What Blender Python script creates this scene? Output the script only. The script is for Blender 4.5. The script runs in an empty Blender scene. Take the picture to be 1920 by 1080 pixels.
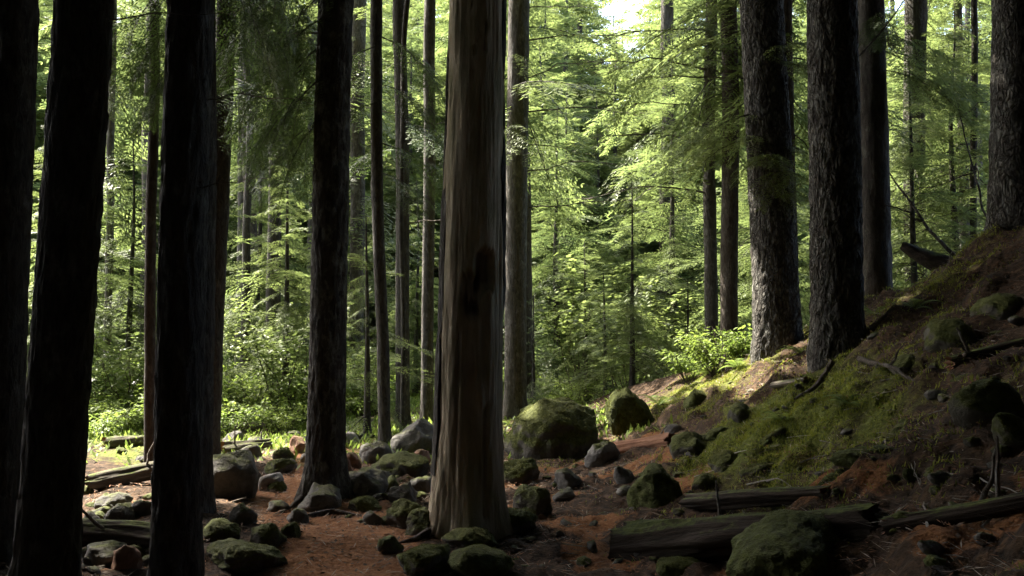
import bpy, math, random
import numpy as np
from mathutils import Vector, Matrix

random.seed(7)
R = math.radians
scene = bpy.context.scene
COL = scene.collection

# ------------------------------------------------------------------ camera
F = 1663.0                      # focal length in pixels of a 1920 wide frame
PITCH = math.atan(100.0 / F)    # horizon lies 100 px under the middle
CAMZ = 1.6
cam = bpy.data.cameras.new('camera')
cam.sensor_width = 36.0
cam.lens = 36.0 * F / 1920.0
cam.clip_start = 0.05
cam.clip_end = 600
camo = bpy.data.objects.new('camera', cam)
COL.objects.link(camo)
camo.location = (0, 0, CAMZ)
camo.rotation_euler = (R(90) + PITCH, 0, 0)
scene.camera = camo

# ------------------------------------------------------------------ light
SUN_DIR = Vector((-0.78, 0.58, 0.0)).normalized()
SUN_EL = R(53)
world = bpy.data.worlds.new('World')
scene.world = world
world.use_nodes = True
nt = world.node_tree
for n in list(nt.nodes):
    nt.nodes.remove(n)
wo = nt.nodes.new('ShaderNodeOutputWorld')
bg = nt.nodes.new('ShaderNodeBackground')
sky = nt.nodes.new('ShaderNodeTexSky')
sky.sky_type = 'NISHITA'
sky.sun_disc = False
sky.sun_elevation = SUN_EL
sky.sun_rotation = math.atan2(SUN_DIR.x, SUN_DIR.y)
sky.air_density = 1.0
sky.dust_density = 4.0
sky.ozone_density = 1.0
bg.inputs['Strength'].default_value = 0.15
nt.links.new(sky.outputs[0], bg.inputs['Color'])
nt.links.new(bg.outputs[0], wo.inputs['Surface'])

sl = bpy.data.lights.new('sun', 'SUN')
sl.energy = 5.0
sl.angle = R(0.5)
sl.color = (1.0, 0.94, 0.82)
so = bpy.data.objects.new('sun', sl)
COL.objects.link(so)
sv = Vector((SUN_DIR.x * math.cos(SUN_EL), SUN_DIR.y * math.cos(SUN_EL), math.sin(SUN_EL)))
so.rotation_euler = sv.to_track_quat('Z', 'Y').to_euler()
so.location = (-20, 10, 30)

vs = scene.view_settings
vs.view_transform = 'Standard'
vs.look = 'None'
vs.gamma = 1
vs.use_curve_mapping = False
vs.exposure = 3.0
cy = scene.cycles
cy.use_denoising = True
cy.max_bounces = 7
cy.diffuse_bounces = 4
cy.glossy_bounces = 2
cy.transmission_bounces = 5
cy.transparent_max_bounces = 4
cy.caustics_reflective = False
cy.caustics_refractive = False
cy.sample_clamp_indirect = 6.0

# ------------------------------------------------------------------ numeric helpers
def _hash(i, j, k, s):
    h = (i * 374761393 + j * 668265263 + k * 2147483647 + s * 1274126177) & 0xffffffff
    h = ((h ^ (h >> 13)) * 1274126177) & 0xffffffff
    h = (h ^ (h >> 16)) & 0xffffffff
    return h.astype(np.float64) / 4294967295.0

def vnoise(P, s=0):
    P = np.asarray(P, dtype=np.float64)
    I = np.floor(P).astype(np.int64)
    f = P - I
    f = f * f * (3 - 2 * f)
    i, j, k = I[..., 0], I[..., 1], I[..., 2]
    fx, fy, fz = f[..., 0], f[..., 1], f[..., 2]
    r = 0
    for a in (0, 1):
        wx = fx if a else 1 - fx
        for b in (0, 1):
            wy = fy if b else 1 - fy
            for c in (0, 1):
                wz = fz if c else 1 - fz
                r = r + wx * wy * wz * _hash(i + a, j + b, k + c, s)
    return r * 2 - 1

def fbm(P, octs=4, s=0):
    P = np.asarray(P, dtype=np.float64)
    a, r, t = 1.0, 0.0, 0.0
    for o in range(octs):
        r = r + a * vnoise(P, s + o * 17)
        t += a
        a *= 0.5
        P = P * 2.03 + 11.3
    return r / t

def smooth(e0, e1, x):
    t = np.clip((x - e0) / (e1 - e0), 0, 1)
    return t * t * (3 - 2 * t)

def seg_dist(x, y, pts):
    d = np.full(x.shape, 1e9)
    for (ax, ay), (bx_, by_) in zip(pts[:-1], pts[1:]):
        vx, vy = bx_ - ax, by_ - ay
        t = np.clip(((x - ax) * vx + (y - ay) * vy) / (vx * vx + vy * vy), 0, 1)
        d = np.minimum(d, np.hypot(x - ax - t * vx, y - ay - t * vy))
    return d

PATH = [(-1.1, 2.0), (-1.12, 4.5), (-1.2, 6.3), (-1.35, 7.4), (-1.75, 8.35), (-2.35, 9.4), (-2.3, 11.0), (-2.6, 13.5), (-3.2, 17)]
def height(x, y, detail=True):
    x = np.asarray(x, dtype=np.float64)
    y = np.asarray(y, dtype=np.float64)
    s = x - 1.30 + 0.18 * np.sin(y * 0.8)
    k = 0.35
    ramp = 0.62 * np.where(s > 6, s, k * np.log1p(np.exp(np.clip(s / k, -30, 30))))
    ramp = np.where(ramp > 3.6, 3.6 + (ramp - 3.6) * 0.35, ramp)
    edge = 15.4 - 2.3 * np.clip(x - 3.0, -1.0, 4.5)
    back = np.clip(y - edge, 0, None)
    ramp = ramp - np.minimum(np.clip(ramp, 0, None), 0.42 * back - 0.42 * 0.6 * (1 - np.exp(-back / 0.6)))
    left = 0.05 * np.clip(-x - 9, 0, 20)
    far = 0.028 * np.clip(y - 30, 0, 200)
    z = ramp + left + far
    if detail:
        P = np.stack([x, y, np.zeros_like(x)], -1)
        z = z + 0.10 * fbm(P * 0.55, 3, 3) + 0.035 * fbm(P * 2.3, 3, 9)
        bankm = smooth(1.2, 2.2, x) * smooth(17, 13, y)
        z = z + bankm * (0.17 * fbm(P * 1.1 + 4.1, 4, 21) + 0.26 * np.abs(fbm(P * 1.9, 4, 33)) + 0.07 * fbm(P * 5.0, 3, 35) - 0.05)
        off = smooth(0.45, 1.0, seg_dist(x, y, PATH)) * smooth(13.5, 11.5, y) * smooth(-6, -4.5, x)
        z = z + off * (0.14 * np.abs(fbm(P * 2.4 + 8.8, 4, 44)) - 0.02)
    return z

def H(x, y):
    return float(height(np.array([x]), np.array([y]))[0])

CT, ST = math.cos(PITCH), math.sin(PITCH)
def ray(px, py):
    u = (px - 960) / F
    v = (540 - py) / F
    return np.array([u, CT - ST * v, ST + CT * v])

def at(px, py, d):
    r = ray(px, py)
    r = r * (d / r[1])
    return Vector((r[0], r[1], CAMZ + r[2]))

_dd = np.concatenate([np.arange(2.0, 30, 0.01), np.arange(30, 120, 0.1)])
def ground(px, py):
    """the place on the ground seen at a pixel"""
    r = ray(px, py)
    x = r[0] / r[1] * _dd
    z = CAMZ + r[2] / r[1] * _dd
    g = height(x, _dd)
    i = np.nonzero(z <= g)[0]
    i = i[0] if len(i) else len(_dd) - 1
    return Vector((x[i], _dd[i], g[i]))

# ------------------------------------------------------------------ mesh helpers
class MB:
    def __init__(self):
        self.V, self.F, self.M, self.n = [], [], [], 0
    def add(self, V, Fa, m=0):
        V = np.asarray(V, dtype=np.float64).reshape(-1, 3)
        Fa = np.asarray(Fa, dtype=np.int64)
        self.V.append(V)
        self.F.append(Fa + self.n)
        self.M.append(m)
        self.n += len(V)
        return self
    def mesh(self, name, mats, smooth_=True):
        me = bpy.data.meshes.new(name)
        V = np.concatenate(self.V)
        me.vertices.add(len(V))
        me.vertices.foreach_set('co', V.astype(np.float32).ravel())
        lv = np.concatenate([f.ravel() for f in self.F]).astype(np.int32)
        lt = np.concatenate([np.full(len(f), f.shape[1]) for f in self.F]).astype(np.int32)
        mi = np.concatenate([np.full(len(f), m) for f, m in zip(self.F, self.M)]).astype(np.int32)
        me.loops.add(len(lv))
        me.loops.foreach_set('vertex_index', lv)
        me.polygons.add(len(lt))
        ls = np.concatenate([[0], np.cumsum(lt)[:-1]]).astype(np.int32)
        me.polygons.foreach_set('loop_start', ls)
        me.polygons.foreach_set('loop_total', lt)
        me.polygons.foreach_set('material_index', mi)
        me.polygons.foreach_set('use_smooth', np.full(len(lt), bool(smooth_)))
        for m in mats:
            me.materials.append(m)
        me.update(calc_edges=True)
        return me

def link(name, data, parent=None, loc=None, rot=None, scale=None):
    o = bpy.data.objects.new(name, data)
    COL.objects.link(o)
    if parent is not None:
        o.parent = parent
    if loc is not None:
        o.location = loc
    if rot is not None:
        o.rotation_euler = rot
    if scale is not None:
        o.scale = scale
    return o

def tag(o, label=None, cat=None, group=None, kind=None):
    if label: o['label'] = label
    if cat: o['category'] = cat
    if group: o['group'] = group
    if kind: o['kind'] = kind
    return o

def grid_faces(nu, nv, wrap=True):
    """nv rings of nu verts"""
    j, i = np.meshgrid(np.arange(nv - 1), np.arange(nu if wrap else nu - 1), indexing='ij')
    i2 = (i + 1) % nu
    return np.stack([j * nu + i, j * nu + i2, (j + 1) * nu + i2, (j + 1) * nu + i], -1).reshape(-1, 4)

def tube(pts, rad, n=6):
    pts = np.asarray(pts, float)
    rad = np.asarray(rad, float)
    T = np.gradient(pts, axis=0)
    T /= np.linalg.norm(T, axis=1)[:, None] + 1e-9
    ref = np.array([0, 0, 1.0]) if abs(T[:, 2]).mean() < 0.8 else np.array([1.0, 0, 0])
    A = np.cross(T, ref)
    A /= np.linalg.norm(A, axis=1)[:, None] + 1e-9
    B = np.cross(T, A)
    th = np.linspace(0, 2 * np.pi, n, endpoint=False)
    V = pts[:, None] + rad[:, None, None] * (np.cos(th)[None, :, None] * A[:, None] + np.sin(th)[None, :, None] * B[:, None])
    return V.reshape(-1, 3), grid_faces(n, len(pts))

def wander(p0, p1, n, amp, seed, sag=0.0):
    t = np.linspace(0, 1, n)
    P = np.outer(1 - t, p0) + np.outer(t, p1)
    q = np.stack([t * 3.1 + seed * 7.7, np.full(n, seed * 1.3), np.zeros(n)], -1)
    for k in range(3):
        P[:, k] += amp * fbm(q + k * 31.7, 3, 5) * np.sin(np.pi * np.clip(t, 0.02, 1) ** 0.8) * 1.6
    P[:, 2] -= sag * 4 * t * (1 - t)
    return P

def rotz(a):
    c, s = np.cos(a), np.sin(a)
    return np.array([[c, -s, 0], [s, c, 0], [0, 0, 1.0]])
def roty(a):
    c, s = np.cos(a), np.sin(a)
    return np.array([[c, 0, s], [0, 1, 0], [-s, 0, c]])
def rotx(a):
    c, s = np.cos(a), np.sin(a)
    return np.array([[1, 0, 0], [0, c, -s], [0, s, c]])

# ------------------------------------------------------------------ materials
def new_mat(name):
    m = bpy.data.materials.new(name)
    m.use_nodes = True
    t = m.node_tree
    b = t.nodes['Principled BSDF']
    return m, t, b

def nd(t, typ, **kw):
    n = t.nodes.new(typ)
    for k, v in kw.items():
        if k in n.inputs:
            n.inputs[k].default_value = v
        else:
            setattr(n, k, v)
    return n

def ramp(t, src, stops):
    r = t.nodes.new('ShaderNodeValToRGB')
    e = r.color_ramp.elements
    while len(e) < len(stops):
        e.new(0.5)
    for i, (p, c) in enumerate(stops):
        e[i].position = p
        e[i].color = tuple(c) + (1,) if len(c) == 3 else c
    t.links.new(src, r.inputs['Fac'])
    return r.outputs['Color']

def mapped(t, scale, coord='Object'):
    tc = t.nodes.new('ShaderNodeTexCoord')
    mp = t.nodes.new('ShaderNodeMapping')
    mp.inputs['Scale'].default_value = scale
    t.links.new(tc.outputs[coord], mp.inputs['Vector'])
    return mp.outputs['Vector']

def noise_n(t, vec, scale, detail=4, rough=0.55, dist=0.0):
    n = nd(t, 'ShaderNodeTexNoise', Scale=scale, Detail=detail, Roughness=rough, Distortion=dist)
    t.links.new(vec, n.inputs['Vector'])
    return n.outputs['Fac']

def mix(t, fac, a, b):
    m = t.nodes.new('ShaderNodeMix')
    m.data_type = 'RGBA'
    for sock, v in ((m.inputs['Factor'], fac), (m.inputs['A'], a), (m.inputs['B'], b)) if False else ((m.inputs[0], fac), (m.inputs[6], a), (m.inputs[7], b)):
        if isinstance(v, (tuple, list)):
            sock.default_value = tuple(v) + (1,) if len(v) == 3 else v
        elif isinstance(v, (int, float)):
            sock.default_value = v
        else:
            t.links.new(v, sock)
    return m.outputs[2]

def bump(t, b, h, strength, dist):
    n = nd(t, 'ShaderNodeBump', Strength=strength, Distance=dist)
    t.links.new(h, n.inputs['Height'])
    t.links.new(n.outputs['Normal'], b.inputs['Normal'])

def bark(name, dark, mid, light, lichen=0.5, vs_=0.28):
    m, t, b = new_mat(name)
    v = mapped(t, (1, 1, vs_))
    n1 = noise_n(t, v, 26, 6, 0.65, 0.6)
    v2 = mapped(t, (1, 1, 0.55))
    n2 = noise_n(t, v2, 9, 5, 0.7)
    c = ramp(t, n1, [(0.32, dark), (0.55, mid), (0.75, tuple(x * 1.25 for x in mid))])
    f = ramp(t, n2, [(lichen, (0, 0, 0)), (lichen + 0.12, (1, 1, 1))])
    n3 = noise_n(t, v2, 60, 3, 0.6)
    f2 = mix(t, n3, (0, 0, 0), f)
    c = mix(t, f2, c, light)
    t.links.new(c, b.inputs['Base Color'])
    b.inputs['Roughness'].default_value = 0.9
    b.inputs['Specular IOR Level'].default_value = 0.2
    bump(t, b, n1, 1.0, 0.05)
    return m

M_BARK = bark('bark_dark', (0.02, 0.018, 0.015), (0.062, 0.054, 0.045), (0.16, 0.16, 0.135), 0.54)
M_BARKL = bark('bark_lichen', (0.016, 0.014, 0.012), (0.05, 0.043, 0.035), (0.20, 0.20, 0.165), 0.50)
M_BARKG = bark('bark_grey', (0.03, 0.026, 0.022), (0.09, 0.079, 0.066), (0.22, 0.21, 0.185), 0.52)
def scaly_bark():
    m = bark('bark_scaly', (0.03, 0.026, 0.021), (0.085, 0.074, 0.06), (0.26, 0.255, 0.22), 0.46, 0.5)
    t = m.node_tree
    b = t.nodes['Principled BSDF']
    v = mapped(t, (1, 1, 0.42))
    ns = nd(t, 'ShaderNodeTexNoise', Scale=9.0, Detail=3.0)
    t.links.new(v, ns.inputs['Vector'])
    va = t.nodes.new('ShaderNodeVectorMath'); va.operation = 'MULTIPLY_ADD'
    t.links.new(ns.outputs['Color'], va.inputs[0]); va.inputs[1].default_value = (0.16, 0.16, 0.16)
    t.links.new(v, va.inputs[2])
    vo = nd(t, 'ShaderNodeTexVoronoi', Scale=21.0, feature='DISTANCE_TO_EDGE')
    t.links.new(va.outputs[0], vo.inputs['Vector'])
    e = ramp(t, vo.outputs['Distance'], [(0.0, (0.25, 0.25, 0.25)), (0.30, (1, 1, 1))])
    base = b.inputs['Base Color'].links[0].from_socket
    t.links.new(mix(t, e, (0.012, 0.010, 0.008), base), b.inputs['Base Color'])
    bn = b.inputs['Normal'].links[0].from_node
    h0 = bn.inputs['Height'].links[0].from_socket
    ad = t.nodes.new('ShaderNodeMath'); ad.operation = 'MULTIPLY_ADD'
    t.links.new(e, ad.inputs[0]); ad.inputs[1].default_value = 0.9
    t.links.new(h0, ad.inputs[2])
    t.links.new(ad.outputs[0], bn.inputs['Height'])
    bn.inputs['Distance'].default_value = 0.045
    return m
M_BARKR = scaly_bark()
M_BARKB = bark('bark_brown', (0.028, 0.02, 0.015), (0.072, 0.058, 0.045), (0.18, 0.165, 0.14), 0.54)
M_TWIG = bark('dead_twig_wood', (0.05, 0.04, 0.03), (0.12, 0.10, 0.08), (0.3, 0.29, 0.26), 0.5)
M_PALETWIG = bark('bleached_twig_wood', (0.16, 0.14, 0.115), (0.30, 0.27, 0.23), (0.45, 0.43, 0.38), 0.5)

def snag_mat():
    m, t, b = new_mat('weathered_snag_wood')
    v = mapped(t, (1, 1, 0.16))
    n1 = noise_n(t, v, 30, 8, 0.72, 0.8)
    v2 = mapped(t, (1, 1, 0.35))
    n2 = noise_n(t, v2, 4.5, 5, 0.6)
    c = ramp(t, n1, [(0.28, (0.17, 0.13, 0.085)), (0.42, (0.40, 0.325, 0.215)), (0.72, (0.56, 0.47, 0.33))])
    c2 = mix(t, ramp(t, n2, [(0.42, (0, 0, 0)), (0.66, (1, 1, 1))]), c, (0.22, 0.195, 0.105))
    at_ = nd(t, 'ShaderNodeAttribute', attribute_name='rot')
    c3 = mix(t, at_.outputs['Fac'], c2, (0.24, 0.19, 0.13))
    hol = nd(t, 'ShaderNodeMapRange')
    hol.inputs['From Min'].default_value = 0.62
    hol.inputs['From Max'].default_value = 1.0
    t.links.new(at_.outputs['Fac'], hol.inputs['Value'])
    c3 = mix(t, hol.outputs[0], c3, (0.07, 0.052, 0.038))  # shade of the deep hollows put into the colour
    t.links.new(c3, b.inputs['Base Color'])
    b.inputs['Roughness'].default_value = 0.85
    b.inputs['Specular IOR Level'].default_value = 0.25
    bump(t, b, n1, 0.8, 0.02)
    return m
M_SNAG = snag_mat()

def leaf_mat(name, c1, c2, trans=0.45, rough=0.5):
    m, t, b = new_mat(name)
    g = t.nodes.new('ShaderNodeNewGeometry')
    oi = t.nodes.new('ShaderNodeObjectInfo')
    tc = t.nodes.new('ShaderNodeTexCoord')
    n = noise_n(t, tc.outputs['Object'], 0.9, 3, 0.6)
    a = t.nodes.new('ShaderNodeMath'); a.operation = 'MULTIPLY_ADD'
    t.links.new(g.outputs['Random Per Island'], a.inputs[0]); a.inputs[1].default_value = 0.45
    t.links.new(n, a.inputs[2])
    a2 = t.nodes.new('ShaderNodeMath'); a2.operation = 'MULTIPLY_ADD'
    t.links.new(oi.outputs['Random'], a2.inputs[0]); a2.inputs[1].default_value = 0.5
    t.links.new(a.outputs[0], a2.inputs[2])
    c = ramp(t, a2.outputs[0], [(0.35, c1), (1.2 if False else 1.0, c2)])
    t.links.new(c, b.inputs['Base Color'])
    b.inputs['Roughness'].default_value = rough
    b.inputs['Specular IOR Level'].default_value = 0.2
    tr = t.nodes.new('ShaderNodeBsdfTranslucent')
    hs = nd(t, 'ShaderNodeHueSaturation', Saturation=1.03, Value=1.45)
    t.links.new(c, hs.inputs['Color'])
    t.links.new(hs.outputs[0], tr.inputs['Color'])
    mx = t.nodes.new('ShaderNodeMixShader')
    mx.inputs[0].default_value = trans
    t.links.new(b.outputs[0], mx.inputs[1])
    t.links.new(tr.outputs[0], mx.inputs[2])
    t.links.new(mx.outputs[0], t.nodes['Material Output'].inputs['Surface'])
    return m

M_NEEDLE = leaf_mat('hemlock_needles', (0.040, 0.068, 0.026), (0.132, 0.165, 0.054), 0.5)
M_NEEDLED = leaf_mat('dark_needles', (0.035, 0.06, 0.02), (0.075, 0.11, 0.03), 0.3)  # darker, less translucent needles; some trees carry both kinds
M_MAPLE = leaf_mat('maple_leaves', (0.08, 0.12, 0.03), (0.17, 0.21, 0.065), 0.45, 0.35)
M_BUSH = leaf_mat('bush_leaves', (0.055, 0.10, 0.020), (0.15, 0.20, 0.042), 0.5, 0.45)
M_MOSSBLADE = leaf_mat('moss_blades', (0.08, 0.105, 0.015), (0.19, 0.21, 0.034), 0.35, 0.7)
M_MOSSD = leaf_mat('rock_moss_blades', (0.035, 0.042, 0.010), (0.095, 0.10, 0.022), 0.3, 0.8)
M_STICK = leaf_mat('small_dead_sticks', (0.06, 0.048, 0.036), (0.26, 0.22, 0.17), 0.0, 0.9)
M_FLAKE = leaf_mat('bark_flake', (0.02, 0.014, 0.010), (0.085, 0.055, 0.035), 0.0, 0.9)
M_LITTER = leaf_mat('needle_litter', (0.10, 0.045, 0.02), (0.26, 0.13, 0.06), 0.1, 0.8)

def rock_mat(name, base, hi, moss_amt, mossc=(0.065, 0.072, 0.018)):
    m, t, b = new_mat(name)
    tc = t.nodes.new('ShaderNodeTexCoord')
    ge = t.nodes.new('ShaderNodeNewGeometry')
    n1 = noise_n(t, ge.outputs['Position'], 6.5, 6, 0.65)
    n2 = noise_n(t, ge.outputs['Position'], 28, 4, 0.6)
    c = ramp(t, n1, [(0.3, base), (0.7, hi)])
    sx = t.nodes.new('ShaderNodeSeparateXYZ')
    t.links.new(ge.outputs['Normal'], sx.inputs[0])
    a = t.nodes.new('ShaderNodeMath'); a.operation = 'MULTIPLY_ADD'
    t.links.new(n1, a.inputs[0]); a.inputs[1].default_value = 1.5
    t.links.new(sx.outputs['Z'], a.inputs[2])
    lo = 1.75 - 1.6 * moss_amt
    f = nd(t, 'ShaderNodeMapRange')
    f.inputs['From Min'].default_value = lo
    f.inputs['From Max'].default_value = lo + 0.35
    t.links.new(a.outputs[0], f.inputs['Value'])
    n3 = noise_n(t, ge.outputs['Position'], 17, 4, 0.7)
    mc = ramp(t, n3, [(0.3, tuple(x * 0.5 for x in mossc)), (0.7, tuple(x * 1.5 for x in mossc))])
    c = mix(t, f.outputs[0], c, mc)
    t.links.new(c, b.inputs['Base Color'])
    b.inputs['Roughness'].default_value = 0.92
    b.inputs['Specular IOR Level'].default_value = 0.2
    hh = mix(t, f.outputs[0], n1, n3)
    ad = t.nodes.new('ShaderNodeMath'); ad.operation = 'MULTIPLY_ADD'
    t.links.new(n2, ad.inputs[0]); ad.inputs[1].default_value = 0.5
    t.links.new(hh, ad.inputs[2])
    bump(t, b, ad.outputs[0], 0.9, 0.04)
    return m

M_ROCK = rock_mat('grey_stone', (0.08, 0.076, 0.068), (0.21, 0.195, 0.175), 0.2)
M_ROCKP = rock_mat('pale_stone', (0.17, 0.16, 0.145), (0.34, 0.32, 0.29), 0.05)
M_ROCKD = rock_mat('dark_stone', (0.05, 0.048, 0.044), (0.14, 0.13, 0.115), 0.2)
M_ROCKM = rock_mat('mossy_stone', (0.04, 0.036, 0.029), (0.11, 0.10, 0.08), 0.62)
M_ROCKMM = rock_mat('thick_moss_stone', (0.055, 0.055, 0.03), (0.09, 0.09, 0.05), 1.1, (0.055, 0.063, 0.015))
M_ROCKR = rock_mat('russet_stone', (0.13, 0.07, 0.045), (0.26, 0.15, 0.10), 0.1)

def log_mat(name, dark, mid, moss):
    m, t, b = new_mat(name)
    v = mapped(t, (0.12, 1, 1))
    n1 = noise_n(t, v, 22, 6, 0.65, 0.3)
    ge = t.nodes.new('ShaderNodeNewGeometry')
    n2 = noise_n(t, ge.outputs['Position'], 5, 4, 0.6)
    c = ramp(t, n1, [(0.3, dark), (0.7, mid)])
    sx = t.nodes.new('ShaderNodeSeparateXYZ')
    t.links.new(ge.outputs['Normal'], sx.inputs[0])
    a = t.nodes.new('ShaderNodeMath'); a.operation = 'MULTIPLY_ADD'
    t.links.new(n2, a.inputs[0]); a.inputs[1].default_value = 1.6
    t.links.new(sx.outputs['Z'], a.inputs[2])
    f = nd(t, 'ShaderNodeMapRange')
    f.inputs['From Min'].default_value = 2.0 - 1.4 * moss
    f.inputs['From Max'].default_value = 2.4 - 1.4 * moss
    t.links.new(a.outputs[0], f.inputs['Value'])
    n3 = noise_n(t, ge.outputs['Position'], 20, 4, 0.7)
    mc = ramp(t, n3, [(0.3, (0.03, 0.04, 0.01)), (0.7, (0.10, 0.12, 0.025))])
    c = mix(t, f.outputs[0], c, mc)
    t.links.new(c, b.inputs['Base Color'])
    b.inputs['Roughness'].default_value = 0.92
    b.inputs['Specular IOR Level'].default_value = 0.2
    bump(t, b, n1, 0.9, 0.03)
    return m
M_LOG = log_mat('rotting_log_wood', (0.015, 0.011, 0.008), (0.055, 0.041, 0.03), 0.42)
M_LOGR = log_mat('red_rotten_wood', (0.10, 0.045, 0.025), (0.25, 0.13, 0.075), 0.15)
M_LOGP = log_mat('bleached_log_wood', (0.045, 0.037, 0.028), (0.14, 0.12, 0.092), 0.4)

def ground_mat():
    m, t, b = new_mat('forest_floor')
    tc = t.nodes.new('ShaderNodeTexCoord')
    P = tc.outputs['Object']
    a = nd(t, 'ShaderNodeAttribute', attribute_name='cover')
    sp = t.nodes.new('ShaderNodeSeparateColor')
    t.links.new(a.outputs['Color'], sp.inputs[0])
    n1 = noise_n(t, P, 3.0, 6, 0.65)
    n2 = noise_n(t, P, 34, 5, 0.7)
    n3 = noise_n(t, P, 11, 5, 0.65)
    soil = ramp(t, n3, [(0.30, (0.012, 0.009, 0.006)), (0.5, (0.05, 0.031, 0.018)), (0.70, (0.12, 0.07, 0.038))])
    duff = ramp(t, n2, [(0.25, (0.09, 0.038, 0.015)), (0.5, (0.22, 0.097, 0.037)), (0.75, (0.33, 0.165, 0.07))])
    moss = ramp(t, n2, [(0.25, (0.03, 0.04, 0.008)), (0.5, (0.095, 0.11, 0.02)), (0.75, (0.18, 0.19, 0.035))])
    dirt = ramp(t, n2, [(0.25, (0.08, 0.06, 0.038)), (0.75, (0.22, 0.175, 0.12))])
    def m2(ch, lo=0.25):
        ma = t.nodes.new('ShaderNodeMath'); ma.operation = 'MULTIPLY_ADD'
        t.links.new(n3, ma.inputs[0]); ma.inputs[1].default_value = 0.9
        t.links.new(sp.outputs[ch], ma.inputs[2])
        mr = nd(t, 'ShaderNodeMapRange')
        mr.inputs['From Min'].default_value = 0.78
        mr.inputs['From Max'].default_value = 1.08
        t.links.new(ma.outputs[0], mr.inputs['Value'])
        return mr.outputs[0]
    c = mix(t, m2(0), soil, duff)
    c = mix(t, m2(2), c, dirt)
    c = mix(t, m2(1), c, moss)
    t.links.new(c, b.inputs['Base Color'])
    b.inputs['Roughness'].default_value = 0.95
    b.inputs['Specular IOR Level'].default_value = 0.15
    ad = t.nodes.new('ShaderNodeMath'); ad.operation = 'MULTIPLY_ADD'
    t.links.new(n2, ad.inputs[0]); ad.inputs[1].default_value = 0.6
    t.links.new(n3, ad.inputs[2])
    bump(t, b, ad.outputs[0], 1.0, 0.06)
    return m
M_GROUND = ground_mat()

# ------------------------------------------------------------------ the forest floor
def cover(x, y):
    P = np.stack([x, y, np.zeros_like(x)], -1)
    nz = fbm(P * 0.9, 4, 51)
    nz2 = fbm(P * 1.7, 4, 77)
    pth = smooth(0.75, 0.30, seg_dist(x, y, PATH) + 0.22 * nz)
    red = smooth(0.12, 0.45, nz2 - 0.2 * smooth(0.5, -0.5, x) - 0.35 * smooth(2.5, 4.5, x) + 0.25 * np.exp(-((x - 0.9) ** 2 / 1.2 + (y - 8) ** 2 / 9))) * smooth(16, 12, y)
    duff = np.clip(np.maximum(pth, red * 0.75), 0, 1) * smooth(14.5, 12, y)
    mossb = np.exp(-((x - 2.6) ** 2 / 0.8 + (y - 8.3) ** 2 / 2.4)) * 1.2
    mossc = np.exp(-((x - 2.7) ** 2 / 0.5 + (y - 13.3) ** 2 / 2.2)) * 0.95
    moss = np.clip(mossb + mossc + 0.35 * smooth(0.0, 0.4, nz2) * smooth(2.5, 3.5, x) + 0.45 * smooth(0.0, 0.5, nz) * smooth(0.3, 1.4, x) * smooth(20, 14, y), 0, 1) * (1 - pth)
    clr = smooth(10.6, 12.2, y) * smooth(1.5, -1.0, x)
    pth = pth * smooth(12.5, 10.5, y)
    moss = np.maximum(moss, clr * (0.35 + 0.45 * smooth(-0.2, 0.3, nz)))
    dirt = np.clip(clr * smooth(21, 18, y) * smooth(0.1, 0.4, -nz) * 0.6, 0, 1)
    moss = np.maximum(moss, 0.55 * smooth(20, 30, y))
    clump = smooth(-0.25, 0.15, fbm(P * 3.6, 3, 91))
    moss = moss * (0.55 + 0.45 * clump)
    return duff, moss, dirt

def build_ground():
    u = np.linspace(-1, 1, 371)
    xs = 0.2 + 5.2 * u + 170 * np.sign(u) * np.abs(u) ** 5.0
    v = np.linspace(0, 1, 411)
    ys = -0.5 + 21 * v + 190 * v ** 6.0
    ys = np.concatenate([np.array([-160, -90, -50, -25, -14, -8, -5, -3, -1.8, -1.1]), ys])
    X, Y = np.meshgrid(xs, ys)
    Z = height(X, Y)
    P = np.stack([X, Y, np.zeros_like(X)], -1)
    near = smooth(22, 12, np.hypot(X, Y))
    Z = Z + near * (0.02 + 0.045 * smooth(0.35, 0.9, seg_dist(X, Y, PATH))) * fbm(P * 6.0, 4, 61)
    V = np.stack([X, Y, Z], -1).reshape(-1, 3)
    me = MB().add(V, grid_faces(len(xs), len(ys), False)).mesh('forest_floor', [M_GROUND])
    d, m, g = cover(X.ravel(), Y.ravel())
    ca = me.color_attributes.new('cover', 'FLOAT_COLOR', 'POINT')
    arr = np.stack([d, m, g, np.ones_like(d)], -1).astype(np.float32)
    ca.data.foreach_set('color', arr.ravel())
    o = link('ground', me)
    tag(o, 'brown needle covered forest floor rising to a mossy bank', 'ground', kind='structure')
build_ground()

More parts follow.
